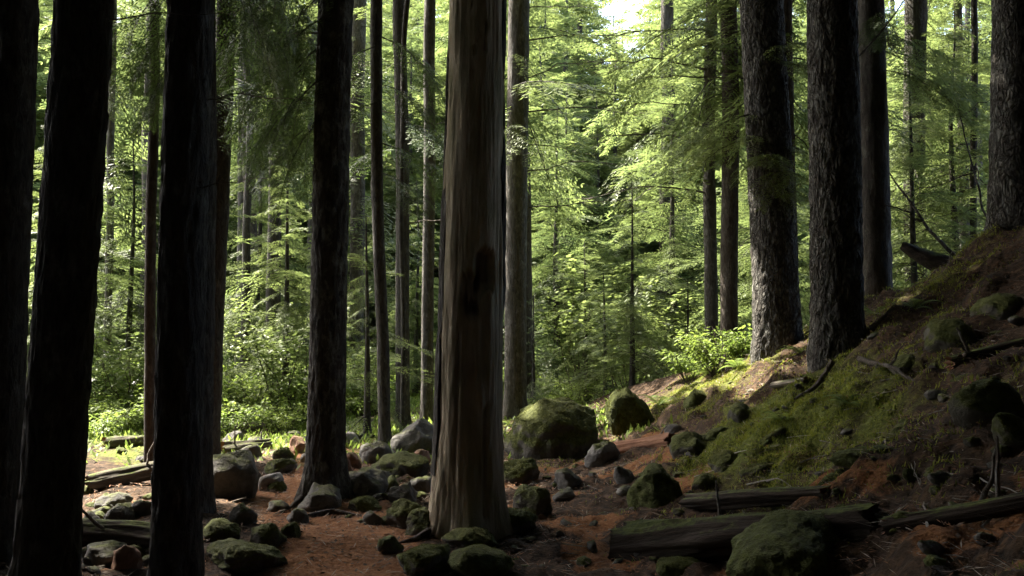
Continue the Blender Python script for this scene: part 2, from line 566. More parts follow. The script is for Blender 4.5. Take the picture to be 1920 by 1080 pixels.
# ------------------------------------------------------------------ foliage building blocks
def bough(L, nb, nl, leaf, lw, seed, droop=0.22, quad=True, wide=0.40):
    """one flat drooping spray; x outward, returns (leaf verts, leaf faces, stem verts, stem faces)"""
    rng = np.random.RandomState(seed)
    def axis(t):
        return np.array([L * t, 0.06 * L * math.sin(3.1 * t + seed), L * (0.10 * t - (droop + 0.1) * t * t)])
    V, Fc, n = [], [], 0
    SV, SF, sn = [], [], 0
    pts = np.array([axis(t) for t in np.linspace(0, 1, 6)])
    v, f = tube(pts, np.linspace(0.012, 0.002, 6) * (L / 1.6), 3)
    SV.append(v); SF.append(f); sn += len(v)
    for i in range(nb):
        t = 0.12 + 0.88 * (i + rng.uniform(-.3, .3)) / nb
        t = min(max(t, 0.08), 0.99)
        side = 1 if i % 2 else -1
        p0 = axis(t)
        w = wide * L * (math.sin(math.pi * min(1, t * 0.86 + 0.10)) ** 0.8) * rng.uniform(0.7, 1.1) + 0.05 * L
        ang = side * R(rng.uniform(42, 62)) * (1 - 0.35 * t)
        dr = np.array([math.cos(ang), math.sin(ang), -0.10 - 0.25 * rng.rand()])
        dr /= np.linalg.norm(dr)
        lat = np.array([-dr[1], dr[0], 0]); lat /= np.linalg.norm(lat)
        for k in range(nl):
            s = (k + 0.5 + rng.uniform(-.3, .3)) / nl
            p = p0 + dr * w * s + np.array([0, 0, -0.18 * w * s * s])
            for sd in (1, -1):
                l = leaf * (1.15 - 0.55 * s) * rng.uniform(0.75, 1.25)
                d2 = dr * 0.66 + lat * sd * 0.75 + np.array([0, 0, rng.uniform(-.35, .15)])
                d2 /= np.linalg.norm(d2)
                wv = np.cross(d2, [rng.uniform(-.35, .35), rng.uniform(-.35, .35), 1.0])
                wv /= np.linalg.norm(wv)
                if quad:
                    V += [p, p + d2 * l * 0.45 + wv * lw, p + d2 * l, p + d2 * l * 0.45 - wv * lw]
                    Fc.append((n, n + 1, n + 2, n + 3)); n += 4
                else:
                    V += [p + wv * lw, p - wv * lw, p + d2 * l]
                    Fc.append((n, n + 1, n + 2)); n += 3
    return np.array(V), np.array(Fc), np.concatenate(SV), np.concatenate(SF)

B_NEAR = [bough(1.6, 34, 10, 0.085, 0.010, s, 0.22 + 0.10 * s) for s in range(4)]
B_MID = [bough(1.6, 24, 8, 0.125, 0.015, 10 + s, 0.16 + 0.11 * s, wide=0.30 + 0.04 * s) for s in range(5)]
B_FAR = [bough(1.6, 17, 6, 0.20, 0.027, 30 + s, 0.16 + 0.11 * s, False, 0.32 + 0.04 * s) for s in range(5)]
B_COARSE = [bough(2.4, 14, 3, 0.58, 0.12, 50 + s, 0.2, False, 0.46) for s in range(4)]

def put_bough(mb, tpl, M3, pos, sc):
    V, Fc, SV, SF = tpl
    mb.add((V * sc) @ M3.T + pos, Fc, 0)
    mb.add((SV * sc) @ M3.T + pos, SF, 1)

def crown_mesh(name, lib, h0, h1, r0, nb, seed, mats, power=0.75, gappy=0.0, elev=(-34, 14), both=None):
    """layered conifer crown round the z axis from h0 to h1; r0 is its radius low down"""
    rng = np.random.RandomState(seed)
    mb = MB()
    az = rng.uniform(0, 6.28)
    for i in range(nb):
        t = (i + rng.uniform(-.4, .4)) / nb
        t = min(max(t, 0), 0.985)
        z = h0 + (h1 - h0) * t
        az += 2.4 + rng.uniform(-.9, .9)
        z += rng.uniform(-.25, .25) * (h1 - h0) / 10
        if gappy and vnoise(np.array([[math.cos(az) * 1.3, math.sin(az) * 1.3, z * 0.9 + seed]]))[0] < -1 + 2 * gappy * 0.5:
            continue
        L = r0 * (1 - t) ** power * rng.uniform(0.40, 1.15) + 0.18
        if t < 0.12:
            L *= 0.75 + rng.rand() * 0.4
        el = R(rng.uniform(*elev) + 26 * t)
        M3 = rotz(az) @ roty(-el) @ rotx(rng.uniform(-.25, .25))
        put_bough(mb, lib[rng.randint(len(lib))], M3, np.array([0, 0, z]), L / (2.4 if lib is B_COARSE else 1.6))
    return mb.mesh(name, mats, False)

def trunk_arrays(h, r0, r1, seed, n=12, nz=24, flare=0.35, bend=0.0, rough=0.02, dig=0.5, fine=1.0, top=None, roots=5):
    rng = np.random.RandomState(seed)
    t = np.linspace(0, 1, nz)
    zz = -dig + (h + dig) * (t ** 1.25)
    th = np.linspace(0, 2 * np.pi, n, endpoint=False)
    TH, Z = np.meshgrid(th, zz)
    zc = np.clip(Z, 0, None)
    rad = r0 + (r1 - r0) * np.clip(Z, 0, h) / h
    ph = rng.uniform(0, 6.28)
    lob = 1 + 0.45 * np.cos(roots * TH + ph + 0.6 * np.sin(2 * TH + ph))
    rad = rad * (1 + flare * np.exp(-zc / (0.75 * r0 + 0.10)) * lob)
    kf = 9 * fine if fine < 1.3 else 13 * fine
    Q = np.stack([np.cos(TH) * r0 * kf, np.sin(TH) * r0 * kf, Z * (2.6 if fine < 1.3 else 3.6) * fine], -1) + seed * 3.7
    rad = rad + (rough if fine < 1.3 else 0.6 * rough) * fbm(Q, 4, seed % 97) + 0.6 * rough * fbm(Q * np.array([2.4, 2.4, 1.6]), 3, seed % 89)
    q = np.stack([zz * 0.22 + seed, np.full(nz, 0.5), np.full(nz, 0.5)], -1)
    bx_ = bend * fbm(q, 2, 1) * np.clip(zz, 0, None)[:] * 0.15
    by_ = bend * fbm(q + 9, 2, 2) * np.clip(zz, 0, None)[:] * 0.15
    X = rad * np.cos(TH) + bx_[:, None]
    Y = rad * np.sin(TH) + by_[:, None]
    V = np.stack([X, Y, Z], -1).reshape(-1, 3)
    return V, grid_faces(n, nz), rad

def stub_arrays(z0, az, L, r, seed, up=0.1, trunk_r=0.1, droop=0.15):
    p0 = np.array([math.cos(az) * trunk_r * 0.8, math.sin(az) * trunk_r * 0.8, z0])
    p1 = p0 + np.array([math.cos(az) * L, math.sin(az) * L, L * up])
    P = wander(p0, p1, 9, 0.05 * L, seed, -droop * L * 0.25)
    mb = [tube(P, np.linspace(r, r * 0.2, 9), 5)]
    rng = np.random.RandomState(seed)
    for k in range(int(3 + L * 3)):
        i = rng.randint(2, 8)
        a2 = az + rng.choice([-1, 1]) * rng.uniform(0.5, 1.1)
        l2 = L * rng.uniform(0.15, 0.38)
        q1 = P[i] + np.array([math.cos(a2) * l2, math.sin(a2) * l2, l2 * rng.uniform(-.5, .25)])
        mb.append(tube(wander(P[i], q1, 5, 0.06 * l2, seed + k), np.linspace(r * 0.4, r * 0.12, 5), 3))
    return mb

# ------------------------------------------------------------------ trees with a place of their own
def tree(name, label, cat, d, base, top, mat, n=28, nz=90, rough=0.02, flare=0.3, crown=None, group=None, hgt=None,
         branches=(), boughs=(), fine=1.0, bend=0.15, seed=1, lean_y=0.0, dz=0.0, hang=None):
    """base = (left, right) edge near the foot and top = the same at the frame's upper edge, pixels of the photograph"""
    cb, ct = 0.5 * (base[0] + base[1]), 0.5 * (top[0] + top[1])
    X = at(cb, 640, d).x
    zb = H(X, d) + dz
    pt = at(ct, 0, d)
    hv = pt.z - zb
    rb = (base[1] - base[0]) * d / F / 2
    rt = (top[1] - top[0]) * d / F / 2
    h = hgt or max(hv + 7, 14)
    r_end = max(0.05, rb + (rt - rb) * min(h / hv, 1.6))
    root = link(name, None, None, (X, d, zb))
    root.empty_display_size = 0.2
    tag(root, label, cat, group)
    sx = (pt.x - X) / hv
    sy = lean_y
    V, Fc, rad = trunk_arrays(h, rb, r_end, seed, n, nz, flare, bend, rough, 0.6, fine)
    V[:, 0] += sx * V[:, 2]
    V[:, 1] += sy * V[:, 2]
    me = MB().add(V, Fc).mesh('trunk', [mat])
    tr = link('trunk', me, root)
    for k, (z0, azd, L, r) in enumerate(branches):
        mb = MB()
        for v, f in stub_arrays(0, R(azd), L, r, seed * 13 + k, random.uniform(-0.12, 0.12), rb):
            mb.add(v, f)
        link('dead_branch', mb.mesh('dead_branch', [M_TWIG]), root, (sx * z0, sy * z0, z0))
    for k, (z0, azd, L, el, lib, mats) in enumerate(boughs):
        mb = MB()
        M3 = rotz(R(azd)) @ roty(-R(el)) @ rotx(random.uniform(-.2, .2))
        tpl = lib[(k + seed) % len(lib)]
        put_bough(mb, tpl, M3, np.zeros(3), L / 1.6)
        # side sprays make a bough of it
        for q in range(5):
            tq = 0.2 + 0.14 * q
            off = M3 @ np.array([L * tq, 0.0, L * (0.10 * tq - 0.34 * tq * tq)])
            M4 = rotz(R(azd + (38 if q % 2 else -38) + random.uniform(-10, 10))) @ roty(-R(el - 12)) @ rotx(random.uniform(-.3, .3))
            put_bough(mb, lib[(k + q + 1) % len(lib)], M4, off, L / 1.6 * (0.62 - 0.06 * q))
        link('bough', mb.mesh('bough', mats, False), root, (sx * z0, sy * z0, z0))
    if crown:
        cm, cz, cs = crown
        cz = max(cz, 1.6 + 0.40 * (d + 3.0) + 3.6)
        if d > 13:
            cm = C_SPARSE[seed % 2]
            cs = 1.0
        if hang:
            cm, cz, cs = C_HANG[seed % 3], hang, 0.75 + 0.02 * d - 0.2
        c = link('crown', cm, root, (sx * cz, sy * cz, cz), (0, 0, seed * 1.7), (cs, cs, cs))
    return root

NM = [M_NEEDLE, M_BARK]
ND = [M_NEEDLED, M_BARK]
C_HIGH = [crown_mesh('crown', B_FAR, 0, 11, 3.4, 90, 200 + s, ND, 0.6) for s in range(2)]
C_HANG = [crown_mesh('crown', B_MID, 0, 9, 2.4, 52, 240 + s, NM, 0.25, 0.4, (-38, 0)) for s in range(3)]
C_SPARSE = [crown_mesh('crown', B_FAR, 0, 8, 2.2, 40, 220 + s, NM, 0.6, 0.3) for s in range(2)]

DARKB = [(7.5, 'x')]
def high(d):
    return 1.6 + 0.40 * d + 2.0

BN, BM_ = B_NEAR, B_MID
g_near = 'dark trunks standing close at the left'
tree('conifer_tree', 'dark trunk cut by the left edge of the picture', 'tree', 6.4, (-22, 50), (-8, 68), M_BARK, seed=3, n=72, nz=240, fine=1.6,
     crown=(C_HIGH[0], 8, 1), group=g_near)
tree('conifer_tree', 'wide near black trunk leaning right, second from the left edge', 'tree', 5.6, (44, 152), (120, 216), M_BARK, seed=4, flare=0.12,
     crown=(C_HIGH[1], 8, 1), group=g_near, n=96, nz=320, rough=0.026, fine=1.7, branches=[(3.6, -12, 0.9, 0.006)])
tree('conifer_tree', 'black upright trunk rising from the lower left rocks, third from left', 'tree', 5.75, (299, 384), (308, 392), M_BARK, seed=5,
     crown=(C_HIGH[0], 8, 1), group=g_near, n=96, nz=320, rough=0.024, fine=1.7, branches=[(3.2, -15, 0.8, 0.006), (2.6, -25, 0.6, 0.005)])
tree('conifer_tree', 'dark trunk half hidden behind the third black trunk', 'tree', 7.9, (335, 400), (352, 408), M_BARK, seed=6, n=64, nz=240, fine=1.6,
     crown=(C_HIGH[1], 8, 1), group=g_near,
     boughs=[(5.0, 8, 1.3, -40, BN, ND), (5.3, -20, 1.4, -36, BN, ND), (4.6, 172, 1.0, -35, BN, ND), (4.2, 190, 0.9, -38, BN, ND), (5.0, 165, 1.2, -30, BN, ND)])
tree('conifer_tree', 'slim dark trunk with a sunlit left edge above the dark boulder', 'tree', 11.8, (378, 415), (408, 447), M_BARK, seed=7,
     crown=(C_HIGH[0], 8.5, 0.9), rough=0.012,
     boughs=[(6.6, -28, 2.2, -30, BN, ND), (5.7, -15, 1.9, -30, BN, ND), (5.2, -30, 1.9, -24, BN, ND), (6.3, -2, 1.8, -25, BN, ND), (4.7, -10, 1.5, -22, BN, ND), (7.0, -20, 2.2, -35, BN, ND)],
     branches=[(6.9, -38, 2.6, 0.022), (6.0, -50, 2.0, 0.016)])
tree('conifer_tree', 'thin brown stem with light bark on one side, left of the black trunk', 'tree', 11.3, (276, 297), (283, 299), M_BARKB, seed=8,
     rough=0.006, flare=0.15, crown=(C_HIGH[1], 8.5, 0.5), bend=0.4)
tree('conifer_tree', 'dark scaly trunk with flared foot beside the orange path', 'tree', 8.9, (579, 647), (597, 661), M_BARKL, seed=9,
     crown=(C_HIGH[0], 8, 1), n=96, nz=320, flare=0.5, rough=0.024, fine=1.7,
     boughs=[(4.9, 186, 1.5, -34, BN, ND), (4.3, 204, 1.3, -38, BN, ND), (3.9, 176, 1.1, -34, BN, ND), (5.6, 170, 1.7, -30, BN, ND), (4.6, 158, 1.4, -32, BN, ND), (5.2, 215, 1.2, -40, BN, ND)],
     branches=[(4.7, 175, 1.2, 0.012)])
tree('conifer_tree', 'pale grey sunlit trunk just right of the dark path side trunk', 'tree', 23.0, (655, 681), (661, 690), M_BARKG, seed=10, hang=5.0,
     crown=(C_HIGH[1], 13, 0.7), rough=0.014)
tree('conifer_tree', 'slim dark mossy trunk in front of the pale rounded boulder', 'tree', 13.6, (712, 735), (697, 719), M_BARK, seed=11,
     rough=0.01, flare=0.2, crown=(C_HIGH[0], 16, 0.6), bend=0.3, hgt=19,
     boughs=[(5.6, -15, 1.5, -22, BN, ND), (5.3, -165, 1.4, -24, BN, ND), (4.7, 5, 1.5, -20, BN, ND), (6.4, -5, 1.7, -28, BN, ND), (4.2, -30, 1.1, -20, BN, ND), (6.2, 185, 1.5, -28, BN, ND)])
tree('conifer_tree', 'dark straight trunk in the gap left of the barkless snag', 'tree', 17.5, (744, 770), (740, 764), M_BARK, seed=12,
     rough=0.012, crown=(C_HIGH[1], 20, 0.7), hgt=24, branches=[(4.0, -10, 1.5, 0.015), (6.2, 190, 1.4, 0.012)],
     boughs=[(6.0, -30, 2.0, -12, BM_, ND), (5.5, -150, 1.9, -10, BM_, ND)])
tree('conifer_tree', 'thin dark sapling stem between two trunks left of the snag', 'tree', 15.5, (750, 760), (764, 770), M_BARK, seed=13, rough=0.004, flare=0.1, bend=0.6, n=12)
tree('conifer_tree', 'lichen grey trunk close to the left side of the snag', 'tree', 18.2, (790, 813), (796, 818), M_BARKG, seed=14,
     rough=0.012, crown=(C_HIGH[0], 11, 0.7), branches=[(3.1, -20, 1.0, 0.012), (7.4, 170, 1.6, 0.014), (6.1, -10, 1.4, 0.01)])
tree('conifer_tree', 'tall grey sunlit trunk close to the right side of the snag', 'tree', 19.0, (945, 986), (951, 991), M_BARKG, seed=15, hang=6.2,
     n=36, rough=0.02, crown=(C_HIGH[1], 13, 0.8),
     branches=[(8.2, 10, 2.4, 0.022), (6.6, -5, 2.6, 0.02), (5.3, -15, 2.2, 0.018), (4.5, 12, 2.4, 0.018), (7.3, -30, 2.0, 0.016), (5.9, 20, 1.8, 0.014), (8.9, -10, 1.8, 0.015)])
tree('conifer_tree', 'brownish trunk hidden behind the tall grey trunk beside the snag', 'tree', 21.0, (970, 1000), (966, 990), M_BARKB, seed=16, rough=0.01, crown=(C_HIGH[0], 13, 0.6))
tree('conifer_tree', 'slim trunk with bright left edge, left one of a close pair', 'tree', 17.0, (1320, 1346), (1321, 1342), M_BARKG, seed=17, hang=5.0, rough=0.012,
     crown=(C_HIGH[1], 11, 0.7),
     branches=[(5.0, 190, 2.3, 0.02), (6.4, 205, 2.6, 0.022), (7.2, 170, 2.4, 0.02), (4.0, 195, 2.6, 0.02), (8.0, 185, 2.2, 0.02), (5.7, 165, 2.0, 0.016), (3.2, -30, 1.2, 0.012)])
tree('conifer_tree', 'brown slim trunk, right one of a close pair', 'tree', 16.0, (1350, 1383), (1351, 1381), M_BARKB, seed=18, hang=5.2, rough=0.01,
     crown=(C_HIGH[0], 11, 0.7), branches=[(5.6, 190, 1.8, 0.016), (4.4, -20, 1.3, 0.012)],
     boughs=[(7.0, -100, 1.8, -10, BM_, NM), (7.6, -80, 1.6, -8, BM_, NM)])
tree('conifer_tree', 'thick rough barked trunk with sunlit left side on the bank', 'tree', 12.2, (1416, 1500), (1392, 1469), M_BARKR, seed=19, n=100, nz=360,
     rough=0.03, fine=1.5, flare=0.18, crown=(C_HIGH[1], 8.5, 1),
     boughs=[(2.9, -150, 1.4, 4, BN, NM), (2.7, -110, 1.2, -4, BN, NM), (2.5, -80, 1.2, -10, BN, NM), (3.3, -165, 1.5, -6, BN, NM), (4.0, -35, 1.1, -4, BN, NM), (4.2, -60, 1.0, 0, BN, NM), (2.2, -50, 1.0, -8, BN, NM), (2.9, -25, 0.9, -10, BN, NM)])
tree('conifer_tree', 'dim trunk peeking out right of the thick rough barked one', 'tree', 15.0, (1478, 1500), (1464, 1486), M_BARKB, seed=20, hang=4.2, rough=0.01, crown=(C_HIGH[0], 10, 0.6))
tree('conifer_tree', 'massive dark scaly trunk foremost on the shaded bank', 'tree', 9.6, (1524, 1617), (1517, 1607), M_BARKR, seed=21, n=100, nz=360,
     rough=0.03, fine=1.7, flare=0.14, crown=(C_HIGH[1], 8, 1))
tree('conifer_tree', 'black trunk close behind the massive scaly trunk on the bank', 'tree', 12.2, (1620, 1674), (1614, 1659), M_BARK, seed=22, n=40, nz=140,
     rough=0.02, crown=(C_HIGH[0], 8.5, 1), branches=[(4.3, 55, 1.6, 0.02)],
     boughs=[(3.6, -20, 1.4, -16, BN, NM), (4.1, -40, 1.3, -20, BN, NM), (3.9, 10, 1.6, -14, BN, NM), (4.4, -100, 1.0, -30, BN, ND)])
tree('conifer_tree', 'dim trunk among bright foliage behind the leaning dead stem', 'tree', 18.0, (1700, 1738), (1694, 1734), M_BARK, seed=23, hang=3.8, crown=(C_HIGH[1], 11, 0.7),
     boughs=[(7.0, -70, 2.0, -10, BM_, NM), (6.2, -110, 2.0, -12, BM_, NM)])
tree('conifer_tree', 'pale bleached stem among bright leaves at the right', 'tree', 19.0, (1797, 1818), (1794, 1808), M_BARKG, seed=24, hang=5.0, rough=0.01, crown=(C_HIGH[0], 12, 0.5))
tree('conifer_tree', 'thin dark stem touching the pale bleached stem at the right', 'tree', 17.0, (1817, 1830), (1822, 1832), M_BARK, seed=25, rough=0.005, flare=0.1, n=12)
tree('conifer_tree', 'heavy dark trunk cut by the right edge of the picture', 'tree', 10.0, (1866, 1952), (1866, 1946), M_BARKR, seed=26, n=56, nz=180,
     rough=0.025, fine=1.5, crown=(C_HIGH[1], 8, 1))
tree('conifer_tree', 'stout mid distance trunk behind the upright mossy boulder', 'tree', 27.0, (1236, 1266), (1238, 1262), M_BARK, seed=27, hang=5.5, rough=0.02, crown=(C_HIGH[0], 16, 0.7))
tree('conifer_tree', 'pale thin stem in the gap beside the leaning black trunk', 'tree', 20.0, (196, 210), (204, 217), M_BARKG, seed=28, hang=5.5, rough=0.008, crown=(C_HIGH[0], 12, 0.5), n=16)
tree('conifer_tree', 'grey green trunk standing beyond the sunlit bushes', 'tree', 27.0, (441, 458), (452, 468), M_BARKG, seed=29, hang=7.0, rough=0.012, crown=(C_HIGH[1], 15, 0.6), n=16)
tree('conifer_tree', 'dark stem beyond the sunlit bushes, right of a grey green trunk', 'tree', 29.0, (457, 472), (474, 486), M_BARK, seed=30, hang=7.0, rough=0.01, crown=(C_HIGH[0], 15, 0.6), n=16)

# ------------------------------------------------------------------ the barkless snag
def snag():
    d = 7.4
    X = at(877, 640, d).x
    zb = H(X, d)
    root = link('dead_snag', None, None, (X, d, zb))
    tag(root, 'tall barkless dead trunk with rotten hollows in the middle', 'dead tree')
    n, nz = 170, 400
    h = 8.6
    zz = -0.5 + (h + 0.5) * np.linspace(0, 1, nz) ** 1.1
    th = np.linspace(0, 2 * np.pi, n, endpoint=False)
    TH, Z = np.meshgrid(th, zz)
    ptop = at(895, 0, d)
    hv = ptop.z - zb
    rb, rt = 130 * d / F / 2, 104 * d / F / 2
    rad = rb + (rt - rb) * np.clip(Z / hv, 0, 1.4)
    zc = np.clip(Z, 0, None)
    rad = rad * (1 + 0.26 * np.exp(-zc / 0.28) * (1 + 0.6 * np.cos(5 * TH + 1.0)))
    G = np.stack([np.cos(TH) * 7, np.sin(TH) * 7, Z * 0.55], -1)
    rad += 0.006 * fbm(G, 4, 3) - 0.010 * smooth(0.25, 0.5, fbm(G * np.array([1.6, 1.6, 0.8]) + 5, 3, 19)) + 0.006 * fbm(G * np.array([3.5, 3.5, 4.0]), 3, 8)
    G2 = np.stack([np.cos(TH) * 3.2, np.sin(TH) * 3.2, Z * 1.4], -1)
    rad += 0.016 * fbm(G2, 3, 13)
    # local across-face coordinate u in [-1,1] on the side facing the path (-y)
    u = np.cos(TH)
    front = -np.sin(TH) > 0
    jag = 0.22 * fbm(np.stack([np.cos(TH) * 9, np.sin(TH) * 9, Z * 3.2], -1), 4, 29)
    pz = lambda py: at(900, py, d).z - zb
    def hole(u0, u1, y0, y1, dep, soft=0.03):
        z0, z1 = pz(y1), pz(y0)
        m = smooth(u0 - soft, u0 + soft, u + jag * 0.6) * smooth(u1 + soft, u1 - soft, u + jag * 0.6)
        m = m * smooth(z0 - soft, z0 + soft, Z + jag * 0.4) * smooth(z1 + 0.02, z1 - 0.02, Z + jag * 0.4) * front
        return m * dep
    dig = hole(0.20, 0.72, 478, 540, 0.085, 0.06) + hole(-0.28, 0.36, 518, 585, 0.065, 0.06) + hole(-0.35, 0.55, 560, 720, 0.022, 0.10)
    dig += hole(0.30, 0.42, 60, 110, 0.05) * 0.8 + hole(0.0, 0.07, 92, 110, 0.04) + hole(-0.15, -0.11, 18, 30, 0.04)
    dig += hole(-0.40, -0.32, 620, 900, 0.02) + hole(0.45, 0.58, 760, 960, 0.025)
    low = smooth(pz(560), pz(760), Z) * 0.03 * np.abs(fbm(np.stack([TH * 3, Z * 1.8, Z * 0], -1), 4, 41))
    rad = rad - dig - low
    V = np.stack([rad * np.cos(TH), rad * np.sin(TH), Z], -1)
    sx = (ptop.x - X) / hv
    V[..., 0] += sx * Z
    me = MB().add(V.reshape(-1, 3), grid_faces(n, nz)).mesh('trunk', [M_SNAG])
    at_ = me.attributes.new('rot', 'FLOAT', 'POINT')
    rot_shade = np.clip(dig * 10 + 0.45 * smooth(pz(500), pz(640), Z + 1.5 * jag), 0, 1)  # rot tone low down, plus recess shade painted into the carved hollows
    at_.data.foreach_set('value', rot_shade.astype(np.float32).ravel())
    link('trunk', me, root)
    # plates of bark still clinging to both flanks
    def plate(th0, th1, y0, y1, thick, seed):
        z0, z1 = pz(y1), pz(y0)
        a, b_ = 26, 120
        tt = np.linspace(0, 1, a)
        z = np.linspace(z0, z1, b_)
        T, ZZ = np.meshgrid(tt, z)
        e = 0.35 * fbm(np.stack([ZZ * 2.2, T * 0 + seed, T * 0], -1), 4, seed)
        e2 = 0.35 * fbm(np.stack([ZZ * 2.2, T * 0 + seed + 9, T * 0], -1), 4, seed)
        zf = (ZZ - z0) / (z1 - z0)
        end = np.clip(np.minimum(zf, 1 - zf) * 5, 0.02, 1) ** 0.6
        A = th0 + (th1 - th0) * (0.5 + end * (T * (1 - 0.9 * np.abs(e2)) + (1 - T) * 0.9 * np.abs(e) - 0.5))
        r = rb + (rt - rb) * np.clip(ZZ / hv, 0, 1.4)
        r = r * (1 + 0.10 * np.exp(-np.clip(ZZ, 0, None) / 0.35))
        bumpn = 0.012 * fbm(np.stack([A * 9, ZZ * 4, ZZ * 0 + seed], -1), 4, seed + 2)
        ro = r + 0.75 * thick * end * np.sin(np.pi * np.clip(T, 0.06, 0.94)) ** 0.5 + bumpn * end
        ri = r - 0.03
        Vo = np.stack([ro * np.cos(A) + sx * ZZ, ro * np.sin(A), ZZ], -1)
        Vi = np.stack([ri * np.cos(A) + sx * ZZ, ri * np.sin(A), ZZ], -1)
        ring = np.concatenate([Vo, Vi[:, ::-1]], 1)
        mb = MB().add(ring.reshape(-1, 3), grid_faces(2 * a, b_))
        link('bark_plate', mb.mesh('bark_plate', [M_BARK]), root)
    plate(math.pi - 0.15, math.pi + 0.62, 330, 640, 0.022, 4)
    plate(math.pi - 0.25, math.pi + 0.55, 600, 960, 0.026, 5)
    plate(math.pi - 0.30, math.pi + 0.30, 60, 380, 0.014, 6)
    plate(-0.42, 0.30, -160, 155, 0.022, 7)
    plate(-0.38, 0.30, 245, 600, 0.026, 8)
    plate(-0.20, 0.40, 150, 260, 0.012, 9)
snag()

# ------------------------------------------------------------------ understorey trees, lit woods behind
def young_crown(lib, h, r, nb, seed, mats, gappy=0.25):
    return crown_mesh('crown', lib, 0.10 * h, h, r, nb, seed, mats, 0.8, gappy)
Y_MID = [(9.0, young_crown(B_MID, 9.0, 2.5, 135, 301, NM)),
         (7.0, young_crown(B_MID, 7.0, 2.1, 110, 302, NM)),
         (5.0, young_crown(B_MID, 5.0, 1.5, 80, 303, NM))]
Y_FAR = [(12.0, young_crown(B_FAR, 12.0, 2.8, 170, 311, NM)),
         (10.0, young_crown(B_FAR, 10.0, 2.6, 150, 312, NM)),
         (14.0, crown_mesh('crown', B_FAR, 3.0, 14, 2.7, 130, 313, NM, 0.7, 0.25))]
S_SMALL = [(2.2, young_crown(B_NEAR, 2.2, 0.8, 26, 321, NM, 0.1)),
           (3.2, young_crown(B_NEAR, 3.2, 1.1, 34, 322, NM, 0.1))]

def stem_mesh(h, r, seed):
    V, Fc, _ = trunk_arrays(h, r, 0.01, seed, 10, 26, 0.3, 0.25, 0.006, 0.5)
    return MB().add(V, Fc).mesh('trunk', [M_BARK])
_st = {}
def stem_for(h, thick=0.011):
    k = (round(h, 1), thick)
    if k not in _st:
        _st[k] = stem_mesh(h, 0.02 + thick * h, int(h * 10) + 5)
    return _st[k]

def young(name, label, x, y, tpl, s, group=None, rz=None, thick=0.011, cat='tree'):
    h, cm = tpl
    root = link(name, None, None, (x, y, H(x, y)), (0, 0, random.uniform(0, 6.28) if rz is None else rz), (s, s, s))
    root.empty_display_size = 0.2
    tag(root, label, cat, group)
    link('trunk', stem_for(h, thick), root)
    link('crown', cm, root)
    return root

def yp(px, d, tpl, s, label, **k):
    return young('young_conifer', label, at(px, 640, d).x, d, tpl, s, **k)

yp(535, 19.0, Y_MID[1], 0.85, 'full green young conifer behind the path side trunk at left')
yp(690, 14.8, S_SMALL[1], 1.15, 'small conifer with flat bright sprays left of the slim mossy trunk')
yp(480, 24.0, Y_MID[0], 0.9, 'bluish green young conifer deep in the left gap')
yp(240, 19.5, Y_MID[1], 0.9, 'shady young conifer between the two near black trunks')
yp(95, 18.0, Y_MID[2], 1.25, 'young conifer glimpsed in the narrow gap near the left edge')
yp(1100, 23.0, Y_MID[2], 0.85, 'dark young conifer above the round mossy boulder')
yp(1045, 26.0, Y_MID[0], 0.95, 'feathery conifer right of the tall grey trunk beside the snag')
yp(1185, 17.8, Y_MID[2], 0.85, 'young conifer with drooping lit sprays in the middle right')
yp(1265, 23.0, Y_MID[0], 1.0, 'bright conifer left of the close pair of slim trunks')
yp(1440, 20.0, Y_MID[0], 0.95, 'lit conifer behind the thick rough barked trunk')
yp(1720, 15.5, Y_MID[1], 0.95, 'yellow green lit conifer right of the black bank trunk')
yp(1800, 17.0, Y_MID[0], 0.9, 'brilliant yellow green conifer near the right edge')
yp(1000, 20.5, S_SMALL[0], 1.2, 'low conifer sapling behind the round mossy boulder')
yp(1135, 19.0, S_SMALL[1], 0.9, 'slender sapling with a bare foot between the two mossy boulders', thick=0.012)
yp(1290, 17.5, S_SMALL[0], 1.1, 'low sapling over the sunlit crest of the bank')
yp(780, 26.0, Y_MID[1], 0.9, 'dim conifer filling the gap left of the snag')
yp(1860, 14.5, S_SMALL[1], 1.0, 'small lit conifer just left of the right edge trunk')
yp(610, 22.5, Y_MID[2], 1.0, 'light green conifer peeping past the dark path side trunk')

GAPS = [(75, 'left of the leaning black trunk'), (300, 'between the leaning and the upright black trunks'), (585, 'between the black trunks and the path side trunk'),
        (830, 'between the path side trunk and the snag'), (1020, 'close right of the snag'), (1180, 'above the round mossy boulder'),
        (1325, 'left of the close pair of slim trunks'), (1425, 'between the slim pair and the thick rough trunk'), (1525, 'between the two thickest bank trunks'),
        (1680, 'close behind the massive bank trunk'), (1865, 'right of the black bank trunk'), (9999, 'at the right edge')]
def gap(px):
    for g_, w in GAPS:
        if px < g_:
            return w
yp(1065, 29.0, Y_FAR[1], 1.0, 'feathery lit conifer above the left part of the round boulder')
yp(1120, 33.0, Y_FAR[0], 0.95, 'tall lit conifer left of the bright sky gap')
yp(1015, 31.0, Y_FAR[0], 1.05, 'tall conifer just behind the grey trunk beside the snag')
rng = np.random.RandomState(12)
placed = [(o.location.x, o.location.y) for o in COL.objects if o.get('category') in ('tree', 'dead tree')]
G_BG = 'slim conifers of the sunlit background woods'
cnt = 0
